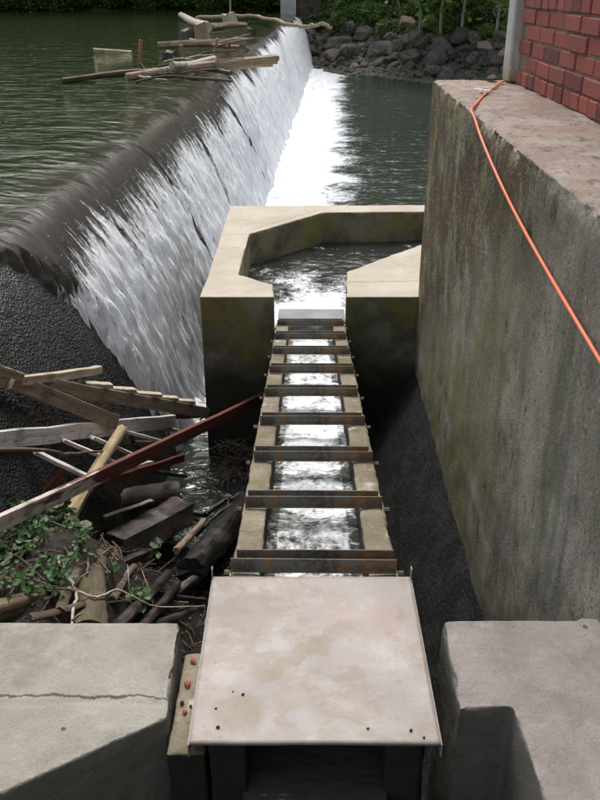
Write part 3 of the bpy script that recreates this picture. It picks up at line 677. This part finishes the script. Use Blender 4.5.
def rock_mesh(seed, flat=.75, sub=3):
    bm = bmesh.new(); bmesh.ops.create_icosphere(bm, subdivisions=sub, radius=1); r_ = random.Random(seed)
    pl = [(Vector((r_.gauss(0, 1), r_.gauss(0, 1), r_.gauss(0, 1))).normalized(), r_.uniform(.55, .85)) for _ in range(11)]
    co = np.array([v.co[:] for v in bm.verts]); nz_ = fbm(co * 2.2 + seed * 3.1, 3, seed)
    for v, q in zip(bm.verts, nz_):
        c_ = v.co.copy()
        for n_, d_ in pl:
            k_ = c_.dot(n_)
            if k_ > d_: c_ -= n_ * (k_ - d_)
        v.co = c_ * (1 + .10 * q); v.co.z *= flat
    me = bpy.data.meshes.new('rock'); bm.to_mesh(me); bm.free(); return me
rk = [rock_mesh(s) for s in range(8)]
for r_ in rk: r_.materials.append(M_rock)
rkt = [r_.copy() for r_ in rk[:3]]
for r_ in rkt: r_.materials.clear(); r_.materials.append(M_rockt)
p = at(487, 78, WZ); o = link('stone', rkt[0].copy()); o.location = (p.x, min(p.y, 6.5), WZ + .02); o.scale = (.045, .05, .03)
tag(o, 'small orange brown stone on the far end of the wall top', 'stone')

# ------------------------------------------------------------------ debris heap between dam and ladder
def mound(X, Y):
    h = 1.12 * sstep(-.50, -1.35, X) * sstep(5.2, 3.7, Y) + .10 * sstep(-.3, -.9, X) * sstep(5.2, 4, Y) - .09
    return h + .07 * n2(X, Y, 3.2, 4, 131) + .03 * n2(X, Y, 12, 3, 132)
me, *_ = grid(np.arange(-2.9, -.262, .025), np.arange(1.9, 6.0, .025), mound)
tag(link('debris_bank', me, M_litter, smooth=True), kind='structure')
me, *_ = grid(np.arange(-.95, -.262, .02), np.arange(5.95, 6.54, .02), lambda X, Y: -.22 + .32 * sstep(5.95, 6.45, Y) * sstep(-.93, -.6, X) + .12 * n2(X, Y, 6, 4, 135) * sstep(-.95, -.85, X))
tag(link('silt_bank', me, M_litter, smooth=True), kind='structure')

def plank(name, p0, p1, w, t, mat, label, group=None, up=(0, 0, 1), parent=None, sag=0, cat='plank', cham=.003, rag=.01):
    """board from p0 to p1: w is its size along up, t across; split, uneven ends"""
    M_, L = frame(p0, p1, up); n = 9; V = []; F = []; r_ = random.Random(hash((round(L, 3), w)) & 999)
    for i in range(n):
        x = L * i / (n - 1); b = sag * math.sin(math.pi * i / (n - 1)); wob = r_.uniform(-1, 1) * min(.004, L * .006)
        for j, (y, z) in enumerate([(-t/2+cham, -w/2), (t/2-cham, -w/2), (t/2, -w/2+cham), (t/2, w/2-cham), (t/2-cham, w/2), (-t/2+cham, w/2), (-t/2, w/2-cham), (-t/2, -w/2+cham)]):
            xx = x + (r_.uniform(-rag, rag) if i in (0, n-1) else 0); V.append((xx, y + wob, z + b + wob))
    for i in range(n - 1):
        for k_ in range(8): F.append((i*8+k_, (i+1)*8+k_, (i+1)*8+(k_+1) % 8, i*8+(k_+1) % 8))
    F += [tuple(range(8)), tuple(range((n-1)*8, n*8))[::-1]]
    me = mesh(V, F, name)
    o = link(name, me, mat)
    if parent is not None:
        o.parent = parent; o.matrix_local = parent.matrix_world.inverted() @ M_ if False else Matrix.Translation(-parent.location) @ M_
    else:
        o.matrix_world = M_; tag(o, label, cat, group)
    return o
def log(name, p0, p1, r0, r1, mat, label, group=None, cat='log', bend=.03, seed=1, n=16, seg_=18, flat=1.0, rough=.13):
    M_, L = frame(p0, p1); V = []; F = []; r_ = random.Random(seed); ph = r_.uniform(0, 6)
    prof_ = [1 + rough * r_.uniform(-1, 1) for _ in range(n)]
    for i in range(seg_ + 1):
        t = i / seg_; x = L * t; cy = bend * L * math.sin(3 * t + ph) - bend * L * math.sin(ph) * (1 - t) - bend * L * math.sin(3 + ph) * t
        cz = .6 * bend * L * (math.sin(4 * t + ph * 2) - math.sin(ph * 2) * (1 - t) - math.sin(4 + ph * 2) * t)
        rr_ = r0 + (r1 - r0) * t
        for k_ in range(n):
            a = 2 * math.pi * k_ / n; q = rr_ * prof_[k_] * (1 + rough * .5 * r_.uniform(-1, 1))
            e = r_.uniform(-.25, .25) * rr_ if i in (0, seg_) else 0
            V.append((x + e, cy + q * math.cos(a), cz + q * math.sin(a) * flat))
    for i in range(seg_):
        for k_ in range(n): F.append((i*n+k_, (i+1)*n+k_, (i+1)*n+(k_+1) % n, i*n+(k_+1) % n))
    V += [(r0 * .15, 0, 0), (L - r1 * .15, 0, 0)]; b = (seg_ + 1) * n
    for k_ in range(n): F += [(k_, (k_+1) % n, b), (seg_*n+(k_+1) % n, seg_*n+k_, b+1)]
    o = link(name, mesh(V, F, name), mat, smooth=True); o.data.set_sharp_from_angle(angle=R(50)); o.matrix_world = M_; tag(o, label, cat, group); return o
def branch(name, pts, r0, r1, mat, label, cat='branch', group=None, twigs=0, seed=3):
    P = smooth_path([Vector(p) for p in pts], 5); n = len(P); r_ = random.Random(seed); o0 = P[0]
    mb = MB().tube([p - o0 + Vector((r_.uniform(-1, 1), r_.uniform(-1, 1), r_.uniform(-1, 1))) * r0 * .4 for p in P], [r0 + (r1 - r0) * i / (n - 1) for i in range(n)], 7, .12, seed)
    for k_ in range(twigs):
        i = r_.randrange(n // 4, n); d = Vector((r_.uniform(-1, 1), r_.uniform(-1, 1), r_.uniform(-.2, 1))).normalized() * r_.uniform(.08, .22)
        b = P[i] - o0; mb.tube([b, b + d * .5 + Vector((0, 0, .01)), b + d], [r1 * 1.1, r1 * .8, r1 * .4], 5)
    o = mb.build(name, mat, smooth=True); o.location = o0; tag(o, label, cat, group); return o

for k, (a, b, r, mt_, lb) in enumerate((((30, 618, 1.16), (84, 604, 1.08), .022, W_twig, 'grey stick in front of the mossy rotten log'), ((118, 566, .60), (150, 552, .46), .035, W_wet2, 'dark stub wedged under the thick dark log'),
        ((150, 626, .50), (196, 610, .34), .028, W_wet, 'black stick against the far edge of the grey block'), ((112, 600, .78), (134, 566, .62), .024, W_twig, 'brown stick slanting between mossy log and bare pole'),
        ((20, 566, 1.13), (66, 560, 1.02), .016, W_drift, 'thin tan stick lying across the ivy'), ((166, 600, .34), (196, 578, .22), .03, W_log, 'grey stub below the end of the black soaked log'),
        ((60, 612, 1.12), (78, 570, 1.02), .026, W_moss, 'mossy stick standing beside the pale forked twig'), ((140, 470, .42), (186, 476, .12), .02, W_wet, 'black stick floating under the dark wet red plank'))):
    log('stick', at(*a), at(*b), r, r * .8, mt_, lb, None, 'stick', .02, 140 + k, 8, 8)
# broken slatted dock section leaning on the dam face
B0, B1 = at(-18, 374, 1.80), at(207, 413, .50)
dk = tag(empty('broken_dock_section', B1), 'broken slatted wooden dock section leaning against the dark dam face', 'dock section')
plank('stringer', B0, B1, .095, .04, W_tan, None, parent=dk)
C0, C1 = at(12, 381, 1.70), at(116, 422, 1.02)
plank('stringer', C0, C1, .10, .035, W_tan, None, parent=dk)
for f_, dx, l_ in ((.42, .0, .24), (.54, .01, .22), (.66, 0, .26), (.77, 0, .2), (.87, 0, .2)):
    q = B0.lerp(B1, f_); d = Vector((.75, .5, -.30)).normalized(); q = q + Vector((0, .03, .058))
    plank('slat', q - d * .10, q + d * l_ * .35, .03, .06, W_pale, None, parent=dk, up=(B1 - B0).cross(d) * -1 if False else (0, 0, 1))
plank('plank', at(20, 381, 1.68), at(99, 370, 1.32), .055, .06, W_pale, 'short squared pale plank lying highest against the dam face', 'driftwood planks by the dam')
plank('plank', at(-10, 366, 1.85), at(22, 377, 1.72), .05, .03, W_tan, 'brown plank stub wedged behind the dock section on the dam', None)
# second frame
plank('plank', at(-16, 442, 1.56), at(173, 421, .52), .105, .04, W_white, 'long grey white plank on edge stretching from dam face to ladder pool', None)
fr = tag(empty('slatted_frame', at(90, 470, .9)), 'whitewashed slats of a broken wooden frame below the long grey plank', 'wooden frame')
for a, b, w in (((34, 451, 1.30), (92, 479, 1.02), .055), ((63, 440, 1.22), (118, 464, .90), .05), ((92, 437, 1.08), (136, 456, .80), .05), ((124, 431, .86), (164, 442, .62), .05)):
    plank('slat', at(*a), at(*b), .024, w, W_white, None, parent=fr)
plank('rail', at(78, 486, .97), at(150, 462, .60), .03, .05, W_white, None, parent=fr)
plank('plank', at(-14, 529, 1.33), at(264, 397, .60), .088, .035, W_redmix, 'very long board, pale at the heap and red brown towards the pool block', None, sag=-.01)
plank('plank', at(100, 484, .88), at(183, 458, .42), .06, .03, W_red, 'dark wet red plank under the very long board', None)
plank('plank', at(172, 414, .50), at(224, 412, .34), .085, .04, W_red, 'short red plank jammed against the corner of the pool block', None)
plank('plank', at(128, 425, .70), at(176, 430, .42), .03, .07, W_pale, 'flat pale plank between the dock section and the long board', None)
plank('plank', at(135, 442, .55), at(186, 441, .32), .025, .05, W_tan, 'thin brown plank floating behind the very long board', None)
plank('plank', at(38, 500, 1.02), at(62, 470, 1.14), .05, .04, W_red, 'short red wood stub under the whitewashed slats', None)
log('pole', at(122, 429, 1.03), at(66, 523, .98), .034, .040, W_pole, 'peeled yellowish pole lying across the long grey plank', None, 'pole', .008, 11)
branch('branch', [at(66, 523, .98), at(48, 540, 1.06), at(24, 552, 1.14), at(-6, 568, 1.24)], .018, .010, W_twig, 'bent grey branch running from the pole end over the ivy', seed=5, twigs=2)
branch('branch', [at(-8, 450, 1.58), at(40, 450, 1.38), at(70, 454, 1.22), at(104, 451, 1.05)], .013, .008, W_twig, 'thin grey stick under the long grey white plank', seed=6)
log('log', at(88, 509, .42), at(175, 493, .26), .085, .088, W_log, 'grey brown sawn log lying behind the black wet log', None, bend=.01, seed=2)
log('log', at(112, 548, .42), at(181, 512, .24), .105, .13, W_wet2, 'thick dark brown wet log with a split top in the heap', None, bend=.01, seed=3, flat=.95)
log('log', at(190, 572, .24), at(246, 503, .05), .105, .10, W_wet, 'black soaked log lying in water beside the ladder wall', None, bend=.012, seed=4)
plank('plank', at(104, 517, .56), at(152, 500, .50), .012, .035, W_tan, 'splintered brown sliver on the split log', None)
log('log', at(176, 551, .30), at(204, 521, .16), .028, .025, W_tan, 'slim brown log between the two black wet logs', None, bend=.02, seed=7, n=9)
branch('branch', [at(186, 512, .03), at(206, 513, .05), at(225, 501, .06), at(244, 492, .10)], .028, .018, W_wet, 'black bent branch floating between log and ladder', seed=8, twigs=2)
branch('branch', [at(196, 535, .12), at(214, 517, .10), at(238, 500, .12)], .016, .012, W_wet, 'black wet stick leaning on the soaked log', seed=9)
log('log', at(97, 556, .80), at(92, 634, 1.02), .060, .085, W_moss, 'mossy rotten log pointing at the grey abutment block', None, bend=.02, seed=12)
log('log', at(-14, 612, 1.22), at(61, 586, 1.02), .045, .030, W_drift, 'split tan log beside the ivy by the grey block', None, bend=.02, seed=13, n=8)
log('log', at(-14, 622, 1.18), at(48, 600, 1.02), .040, .030, W_moss, 'dark brown log just under the split tan log', None, bend=.02, seed=14, n=8)
log('log', at(-8, 590, 1.16), at(40, 560, 1.02), .05, .045, W_moss, 'mossy log buried in the ivy patch', None, bend=.02, seed=15, n=9)
log('log', at(112, 632, .78), at(168, 574, .40), .038, .032, W_wet2, 'dark bare pole running down from the grey block to the water', None, bend=.015, seed=16, n=9)
log('log', at(138, 632, .62), at(178, 584, .32), .030, .022, W_wet2, 'thinner dark pole beside the bare pole at the block', None, bend=.015, seed=17, n=9)
log('log', at(128, 590, .50), at(205, 600, .22), .022, .018, W_wet, 'black stick lying crosswise below the soaked log', None, bend=.02, seed=18, n=8)
branch('branch', [at(59, 562, 1.10), at(68, 578, 1.10), at(77, 591, 1.08), at(73, 612, 1.10), at(70, 634, 1.1)], .011, .007, W_driftw, 'pale forked twig standing up beside the mossy rotten log', seed=20, twigs=3)
branch('branch', [at(77, 591, 1.08), at(97, 597, 1.05), at(118, 590, .95), at(138, 600, .85), at(160, 607, .70), at(205, 606, .48)], .007, .004, W_driftw, 'long thin pale twig crossing the dark logs', seed=21, twigs=3)
branch('branch', [at(33, 580, 1.12), at(48, 588, 1.10), at(66, 597, 1.08)], .014, .012, W_twig, 'grey brown stick stuck in the ivy patch', seed=22)
branch('branch', [at(84, 540, .92), at(88, 556, .96), at(87, 574, 1.0)], .010, .006, W_twig, 'short curved twig above the mossy rotten log', seed=23)
for k, (a, b) in enumerate((((226, 424, .22), (248, 398, .42)), ((214, 421, .2), (205, 396, .48)), ((236, 440, .12), (263, 410, .30)), ((222, 448, .06), (240, 470, .03)), ((200, 420, .25), (222, 402, .45)))):
    branch('branch', [at(*a), (at(*a) + at(*b)) / 2 + Vector((.02, 0, .03)), at(*b)], .009, .005, W_twig, 'thin brown twig sticking out of the litter under the pool block', group='twigs under the pool block', seed=30 + k, twigs=3)
o = link('round_stone', rock_mesh(40, .9), M_gourd, smooth=True); o.location = at(85, 526, .92); o.scale = (.042, .04, .042); tag(o, 'round pale green stone resting beside the pole end', 'stone')

def leaf(mb, p, L, w, nrm, dirv, fold=.15):
    n_ = nrm.normalized(); d = (dirv - n_ * dirv.dot(n_)).normalized(); s_ = n_.cross(d)
    mb.add([p, p + d * L * .35 + s_ * w + n_ * fold * w, p + d * L * .75 + s_ * w * .7 + n_ * fold * w, p + d * L, p + d * L * .75 - s_ * w * .7 + n_ * fold * w, p + d * L * .35 - s_ * w + n_ * fold * w, p + d * L * .6], [(0, 1, 6), (1, 2, 6), (2, 3, 6), (3, 4, 6), (4, 5, 6), (5, 0, 6)])
def ivy(px_, py_, h, rad, n, label, L=.042, hgt=.10, seed=0, group=None):
    r_ = random.Random(seed); c_ = at(px_, py_, h); e = empty('ivy_plant', c_); lv = MB(); st_ = MB()
    for i in range(n):
        a = r_.uniform(0, 6.28); q = rad * math.sqrt(r_.random()); p = Vector((q * math.cos(a), q * math.sin(a) * 1.2, hgt * r_.uniform(.2, 1)))
        nr = Vector((r_.gauss(0, .5), r_.gauss(-.25, .5), 1)); leaf(lv, p, L * r_.uniform(.6, 1.15), L * r_.uniform(.26, .4), nr, Vector((r_.gauss(0, 1), r_.gauss(0, 1), r_.gauss(0, .3))))
        if i % 3 == 0: st_.tube([Vector((p.x * .4, p.y * .4, -.05)), p * .7, p], [.003, .0025, .002], 4)
    lv.build('foliage', M_ivy, e); st_.build('stems', W_twig, e); tag(e, label, 'ivy', group)
ivy(12, 540, 1.12, .22, 220, 'wide clump of green ivy spreading over the heap below the long board', seed=1)
ivy(48, 528, 1.02, .17, 170, 'clump of green ivy beside the lower end of the pole', seed=2)
ivy(72, 548, .98, .12, 90, 'small clump of green ivy just below the round stone', seed=3)
ivy(50, 584, 1.10, .13, 95, 'green ivy clump above the split tan log', seed=4)
ivy(6, 588, 1.18, .11, 45, 'green ivy clump on the buried mossy log', seed=5)
ivy(159, 556, .34, .05, 9, 'single bright sprig growing out of the thick dark log', L=.060, hgt=.12, seed=6)
ivy(138, 606, .58, .08, 22, 'tuft of narrow green leaves between the dark poles', L=.060, hgt=.12, seed=7)
ivy(110, 578, .82, .06, 16, 'few green leaves at the side of the mossy rotten log', seed=8)
# loose litter nobody could count
def scatter(name, n, region, mat, seed, tw):
    r_ = random.Random(seed); mb = MB()
    for i in range(n):
        x, y, h = region(r_); p = Vector((x, y, h))
        if tw:
            a = r_.uniform(0, 6.28); l_ = r_.uniform(.08, .35); d = Vector((math.cos(a), math.sin(a), r_.uniform(-.15, .35))) * l_; q = r_.uniform(.002, .007)
            mb.tube([p - d * .5, p + Vector((r_.uniform(-.02, .02), r_.uniform(-.02, .02), .01)), p + d * .5], [q, q * .9, q * .5], 5)
        else: leaf(mb, p, r_.uniform(.012, .038), r_.uniform(.005, .012), Vector((r_.gauss(0, .4), r_.gauss(0, .4), 1)), Vector((r_.gauss(0, 1), r_.gauss(0, 1), 0)))
    tag(mb.build(name, mat), kind='stuff')
def reg1(r_):
    x, y = r_.uniform(-1.9, -.35), r_.uniform(2.6, 5.3); return x, y, max(float(mound(np.array(x), np.array(y))), .0) + .015
def reg2(r_):
    x, y = r_.triangular(-.95, -.28, -.5), r_.uniform(6.05, 6.5); return x, y, max(.02, -.16 + .3 * float(sstep(5.95, 6.45, y))) + .03
scatter('fallen_twigs', 520, reg1, W_twig, 51, True); scatter('fallen_leaves', 500, reg1, M_dead, 52, False)
scatter('litter_twigs', 60, reg2, W_twig, 53, True); scatter('litter_leaves', 160, reg2, M_dead, 54, False)

# ------------------------------------------------------------------ driftwood caught on the crest
G1 = 'driftwood caught on the dam crest'
def cl(a, b, r0, r1, mat, label, seed, bend=.02, h0=2.28, h1=2.32, cat='log'):
    return log('drift_log', at(*a, h0), at(*b, h1), r0, r1, mat, label, G1, cat, bend, seed, 10, 10)
cl((126, 77), (276, 59), .07, .095, W_drift, 'longest tan drift log, its thick end jutting over the waterfall', 61, .012, 2.30, 2.45)
cl((214, 66), (272, 62), .09, .085, W_pole, 'yellowish log stub lying along the longest drift log', 62, .01, 2.28, 2.36)
cl((62, 81), (168, 71), .055, .05, W_moss, 'dark mossy log trailing into the lake from the longest drift log', 63, .03, 2.24, 2.30)
cl((180, 67), (231, 73), .05, .04, W_log, 'dark grey log just in front of the longest drift log', 64, .02)
cl((158, 77), (232, 81), .035, .025, W_twig, 'thin straight stick lowest on the glassy water', 65, .02, 2.25, 2.22, 'stick')
cl((140, 80), (170, 83), .03, .02, W_orange, 'short reddish stick floating at the edge of the jam', 66, .02, 2.22, 2.22, 'stick')
cl((158, 45), (245, 42), .07, .10, W_drift, 'tan log behind the upright brown stump on the crest', 67, .015, 2.28, 2.36)
cl((190, 40), (240, 47), .05, .04, W_orange, 'orange brown log crossing the tan log at the stump', 68, .02, 2.36, 2.30)
cl((181, 15), (208, 27), .13, .16, W_driftw, 'bleached trunk pointing upstream at the back of the jam', 69, .006, 2.35, 2.36)
cl((206, 27), (246, 25), .13, .08, W_drift, 'mossy trunk at the back of the jam next to the white stump', 70, .03, 2.32, 2.3)
cl((95, 51), (132, 53), .07, .05, W_drift, 'short tan log floating alone in the lake', 71, .006, 2.18, 2.17)
cl((190, 22), (212, 21), .04, .04, W_log, 'dark stick lying behind the bleached trunk', 72, .03, 2.3, 2.3, 'stick')
cl((172, 65), (214, 58), .06, .05, W_driftw, 'pale log lying over the middle of the jam', 73, .02, 2.5, 2.42)
branch('branch', [at(196, 18, 2.4), at(236, 16.5, 2.5), at(262, 17.5, 2.5), at(285, 23, 2.55), at(305, 26.5, 2.5), at(320, 24, 2.6), at(331, 28, 2.5)], .085, .045, W_drift, 'long crooked branch reaching out over the far end of the waterfall', group=G1, seed=74, twigs=0)
tr_ = random.Random(17)
for k in range(16):
    x0 = tr_.uniform(135, 225); y0 = 84 - (x0 - 130) * .34 + tr_.uniform(-12, 4) if k < 11 else tr_.uniform(22, 44)
    if k >= 11: x0 = tr_.uniform(185, 240)
    a = at(x0, y0, 2.24 + tr_.uniform(0, .12)); an = tr_.uniform(-.9, .9); l_ = tr_.uniform(.5, 1.5); d = Vector((math.cos(an), math.sin(an) * .9, tr_.uniform(-.03, .22))) * l_
    branch('drift_twig', [a, a + d * .5 + Vector((0, 0, tr_.uniform(-.02, .06))), a + d], .024, .010, tr_.choice([W_drift, W_driftw, W_log, W_twig]), 'thin bare twig caught in the driftwood jam on the crest', 'twig', 'thin twigs caught in the driftwood jam', 1, 200 + k)
def upright(px_, py0, py1, lean, r, mat, label, seed, h=2.2, cat='stump'):
    p = at(px_, py0, h); D_ = p.y * math.cos(TH) + (CAMZ - h) * math.sin(TH); L = (py0 - py1) / FPX * D_ * 1.0
    return log('drift_stump' if cat == 'stump' else 'drift_stick', p - Vector((0, 0, .05)), p + Vector((lean * L, 0, L)), r, r * .85, mat, label, G1, cat, .02, seed, 9, 6)
upright(203, 43, 25, -.1, .22, W_drift, 'upright brown stump standing in the jam', 81)
upright(190, 42, 31, .05, .30, W_log, 'broad grey stump beside the upright brown stump', 82)
upright(232, 26, 14, -.3, .30, W_driftw, 'white broken stump at the back of the jam', 83)
upright(139, 66, 42, .15, .045, W_orange, 'orange stick standing upright at the lake end of the jam', 84, cat='stick')
upright(180, 61, 46, .12, .05, W_orange, 'orange brown stick rising from the middle of the jam', 85, cat='stick')
upright(212, 58, 40, .35, .04, W_drift, 'leaning tan stick in front of the broad stump', 86, cat='stick')
upright(226, 57, 43, .3, .035, W_twig, 'leaning dark stick nearest the thick log end', 87, cat='stick')
upright(98, 76, 58, -.1, .02, W_driftw, 'thin white stick at the tip of the mossy log', 88, cat='stick')
upright(230, 15, -6, .02, .05, W_driftw, 'thin pale stick standing beside the white stump', 89, cat='stick')
upright(172, 64, 52, 0, .22, W_wet, 'dark wet stump low in the middle of the jam', 90)
upright(150, 75, 64, -.9, .04, W_log, 'slanting grey stick across the longest drift log', 91, cat='stick')
upright(249, 36, 30, .4, .2, W_wet, 'dark mossy lump on the crest near the long crooked branch', 92)
upright(266, 10, 4, -.5, .22, W_driftw, 'pale stump by the far abutment pier', 93)

# ------------------------------------------------------------------ far bank: rocks, rubble, shrubs, trees
GR = 'rocks along the far bank'; nb = 0; rr_ = random.Random(99)
for row, (d0, size, step) in enumerate(((1.3, .42, .62), (2.2, .55, .75), (3.1, .62, .85), (4.0, .52, .8), (5.0, .4, 1.0))):
    x = -.1 + row * .21
    while x < 12.5:
        s = size * rr_.uniform(.65, 1.35); X_ = x + rr_.uniform(-.2, .2); Y_ = float(shore(np.array(X_))) + d0 + rr_.uniform(-.4, .4)
        z = float(ground_h(np.array(X_), np.array(Y_))); tan = rr_.random() < .13
        o = bpy.data.objects.new('bank_rock', rr_.choice(rkt) if tan else rr_.choice(rk)); C.objects.link(o)
        o.location = (X_, Y_, z + .22 * s); o.scale = (s * rr_.uniform(.8, 1.25), s, s * rr_.uniform(.75, 1.0)); o.rotation_euler = (rr_.uniform(-.4, .4), rr_.uniform(-.4, .4), rr_.uniform(0, 6.3))
        tag(o, 'pale tan boulder among the dark rocks of the far bank' if tan else 'dark grey boulder in the rock facing of the far bank', 'rock', GR + (', tan' if tan else '')); x += step * rr_.uniform(.8, 1.2)
mb = MB(); base = [(v.co.copy()) for v in rock_mesh(77, .6, 1).vertices]; rm = rock_mesh(77, .6, 1); bF = [tuple(p.vertices) for p in rm.polygons]; bV = [v.co.copy() for v in rm.vertices]
for i in range(2600):
    X_ = rr_.uniform(-.2, 13); Y_ = float(shore(np.array(X_))) + rr_.uniform(-.7, 4.2); s = rr_.uniform(.07, .30) ; a = rr_.uniform(0, 6.3)
    z = max(float(ground_h(np.array(X_), np.array(Y_))), -.05); ca, sa = math.cos(a), math.sin(a)
    mb.add([(X_ + s * (v.x * ca - v.y * sa), Y_ + s * (v.x * sa + v.y * ca), z + s * (v.z * .8 + .2)) for v in bV], bF)
tag(mb.build('shore_rubble', M_rub), kind='stuff')

def crown(n, rx, ry, rz, L, seed, clumps=26, cz=None):
    r_ = random.Random(seed); mb = MB(); cs = []
    for _ in range(clumps):
        v = Vector((r_.gauss(0, 1), r_.gauss(0, 1), r_.gauss(0, 1))).normalized() * (r_.uniform(.25, 1) ** .5)
        cs.append((Vector((v.x * rx, v.y * ry, v.z * rz)), r_.uniform(.18, .36)))
    V = []; F = []
    for i in range(n):
        c_, q = r_.choice(cs); o_ = Vector((r_.gauss(0, 1), r_.gauss(0, 1), r_.gauss(0, .8))) * q
        p = c_ + Vector((o_.x * rx, o_.y * ry, o_.z * rz)) * .75
        nr = Vector((r_.gauss(0, .7), r_.gauss(0, .7), 1)).normalized(); d = Vector((r_.gauss(0, 1), r_.gauss(0, 1), r_.gauss(0, .4))); d = (d - nr * d.dot(nr)).normalized(); s_ = nr.cross(d)
        l_ = L * r_.uniform(.6, 1.2); b = len(V); V += [p - d * l_ * .5, p + s_ * l_ * .3, p + d * l_ * .5, p - s_ * l_ * .3]; F.append((b, b+1, b+2, b+3))
    return mesh(V, F, 'crown')
def set_m(me, m_): me = me.copy(); me.materials.append(m_); return me
sh_ = [crown(2600, 1.1, 1.0, .75, .17, s) for s in (1, 2, 3)]
shm = [[set_m(s, m_) for s in sh_] for m_ in (M_leafd, M_leafm, M_leafb)]
stem = MB()
for a in range(5): stem.tube([(0, 0, -.9), (.25 * math.cos(a * 1.3), .25 * math.sin(a * 1.3), -.3), (.6 * math.cos(a * 1.3), .6 * math.sin(a * 1.3), .3)], [.05, .035, .015], 5)
stm = mesh(stem.V, stem.F); stm.materials.append(W_bark)
def shrub(x, y, s, k, label, group, dz=.5):
    z = float(ground_h(np.array(x), np.array(y))); e = empty('shrub', (x, y, z), rr_.uniform(0, 6.3)); e.scale = (s, s, s * rr_.uniform(.8, 1.1))
    o = bpy.data.objects.new('crown', rr_.choice(shm[k])); C.objects.link(o); o.parent = e; o.location = (0, 0, dz)
    o = bpy.data.objects.new('stems', stm); C.objects.link(o); o.parent = e; o.location = (0, 0, dz)
    tag(e, label, 'shrub', group)
lab = ['dark green shrub on the far bank', 'mid green shrub on the far bank above the rocks', 'bright green shrub on the far bank above the rocks']
for i in range(120):
    X_ = rr_.uniform(.2, 14); d = rr_.uniform(4.4, 8.5)
    if 4.3 < X_ < 5.3 and d < 7.5: continue
    k = 2 if (X_ > 6 and rr_.random() < .6) else (1 if rr_.random() < .7 else 0)
    shrub(X_, float(shore(np.array(X_))) + d, rr_.uniform(.35, .75), k, lab[k], 'shrubs above the rocks of the far bank, ' + ('dark', 'mid', 'bright')[k], .3)
mb = MB()
for i in range(9000):
    X_ = rr_.uniform(-.2, 15); d = rr_.uniform(4.0, 11); Y_ = float(shore(np.array(X_))) + d
    if 4.3 < X_ + rr_.gauss(0, .25) < 5.4: continue
    p = Vector((X_, Y_, float(ground_h(np.array(X_), np.array(Y_))) + rr_.uniform(0, .25))); l_ = rr_.uniform(.08, .22)
    d_ = Vector((rr_.gauss(0, 1), rr_.gauss(0, 1), rr_.gauss(.3, .5))).normalized(); s_ = d_.cross(Vector((rr_.gauss(0, .5), rr_.gauss(0, .5), 1))).normalized()
    mb.add([p - d_ * l_ * .5, p + s_ * l_ * .3, p + d_ * l_ * .5, p - s_ * l_ * .3], [(0, 1, 2, 3)])
tag(mb.build('bank_undergrowth', M_leafm), kind='stuff')
for i in range(58):
    X_ = -30 + i * .53 + rr_.uniform(-.2, .2); k = 0 if rr_.random() < .6 else 1
    yy = np.arange(48, 62, .1); hh = ground_h(np.full_like(yy, X_), yy); ys0 = float(yy[np.argmax(hh > LAKE)])
    shrub(X_, ys0 + rr_.uniform(.1, .9), rr_.uniform(.7, 1.1), k, ('dark' if k == 0 else 'mid') + ' green shrub overhanging the lake on its far shore', 'shrubs on the far lake shore, ' + ('dark', 'mid')[k], .45)
tcr = [crown(5200, 3.2, 3.2, 5.2, .55, s, 46) for s in (11, 12, 13)]
tcm = [[set_m(s, m_) for s in tcr] for m_ in (M_leafd, M_leafm, M_leafb)]
def trunk_mesh(H, r, seed):
    r_ = random.Random(seed); mb = MB(); pts = [Vector((r_.uniform(-.15, .15) * i, r_.uniform(-.15, .15) * i, H * i / 6 - .4)) for i in range(7)]
    mb.tube(pts, [r * (1 - .13 * i) for i in range(7)], 9, .05, seed)
    for k_ in range(7):
        i = r_.randrange(2, 6); a = r_.uniform(0, 6.3); d = Vector((math.cos(a), math.sin(a), .7)) * r_.uniform(1.2, 2.4)
        mb.tube([pts[i], pts[i] + d * .5 + Vector((0, 0, .1)), pts[i] + d], [r * .4, r * .28, r * .1], 6)
    me = mesh(mb.V, mb.F); me.materials.append(W_bark); return me
trk = [trunk_mesh(9, .26, s) for s in (1, 2, 3)]; thin = [trunk_mesh(9, .11, s) for s in (4, 5, 6)]
def tree(x, y, s, k, label, group, low=.0, slim=False):
    z = float(ground_h(np.array(x), np.array(y))); e = empty('tree', (x, y, z), rr_.uniform(0, 6.3)); e.scale = (s * (.75 if slim else 1),) * 2 + (s,)
    o = bpy.data.objects.new('crown', rr_.choice(tcm[k])); C.objects.link(o); o.parent = e; o.location = (0, 0, 6.0 + low)
    o = bpy.data.objects.new('trunk', rr_.choice(thin if slim else trk)); C.objects.link(o); o.parent = e
    tag(e, label, 'tree', group)
for i in range(16):
    tree(-46 + i * 3.1 + rr_.uniform(-.6, .6), 59.5 + rr_.uniform(-.8, 2.5), rr_.uniform(1.6, 2.2), 0 if i % 3 else 1, 'leafy tree behind the shrubs of the far lake shore', 'trees on the far lake shore', -1.2)
for i in range(9):
    tree(-6 + i * 2.9 + rr_.uniform(-.6, .6), 56.5 + rr_.uniform(-1, 3), rr_.uniform(1.3, 1.7), 0 if i % 2 else 1, 'leafy tree on the slope behind the far bank', 'trees on the slope behind the far bank', -.3)
for x, y in ((5.35, 41.6), (6.2, 40.7), (6.95, 39.9), (8.2, 38.7), (9.4, 38.6)):
    tree(x, y, rr_.uniform(.85, 1.0), 2, 'slim tree with pale bare trunk above the rocks of the far bank', 'slim trees above the far bank rocks', 1.8, True)
me, X, Y, _ = grid(np.arange(-4.5, .95, .05), np.arange(-1.8, 1.56, .05), lambda X, Y: zr(-2.35) + .006 * n2(X, Y, 5, 3, 121))
attr(me, 'foam', X * 0 + .05); attr(me, 'shallow', X * 0)
tag(link('intake_water', me, M_still, smooth=True), kind='structure')
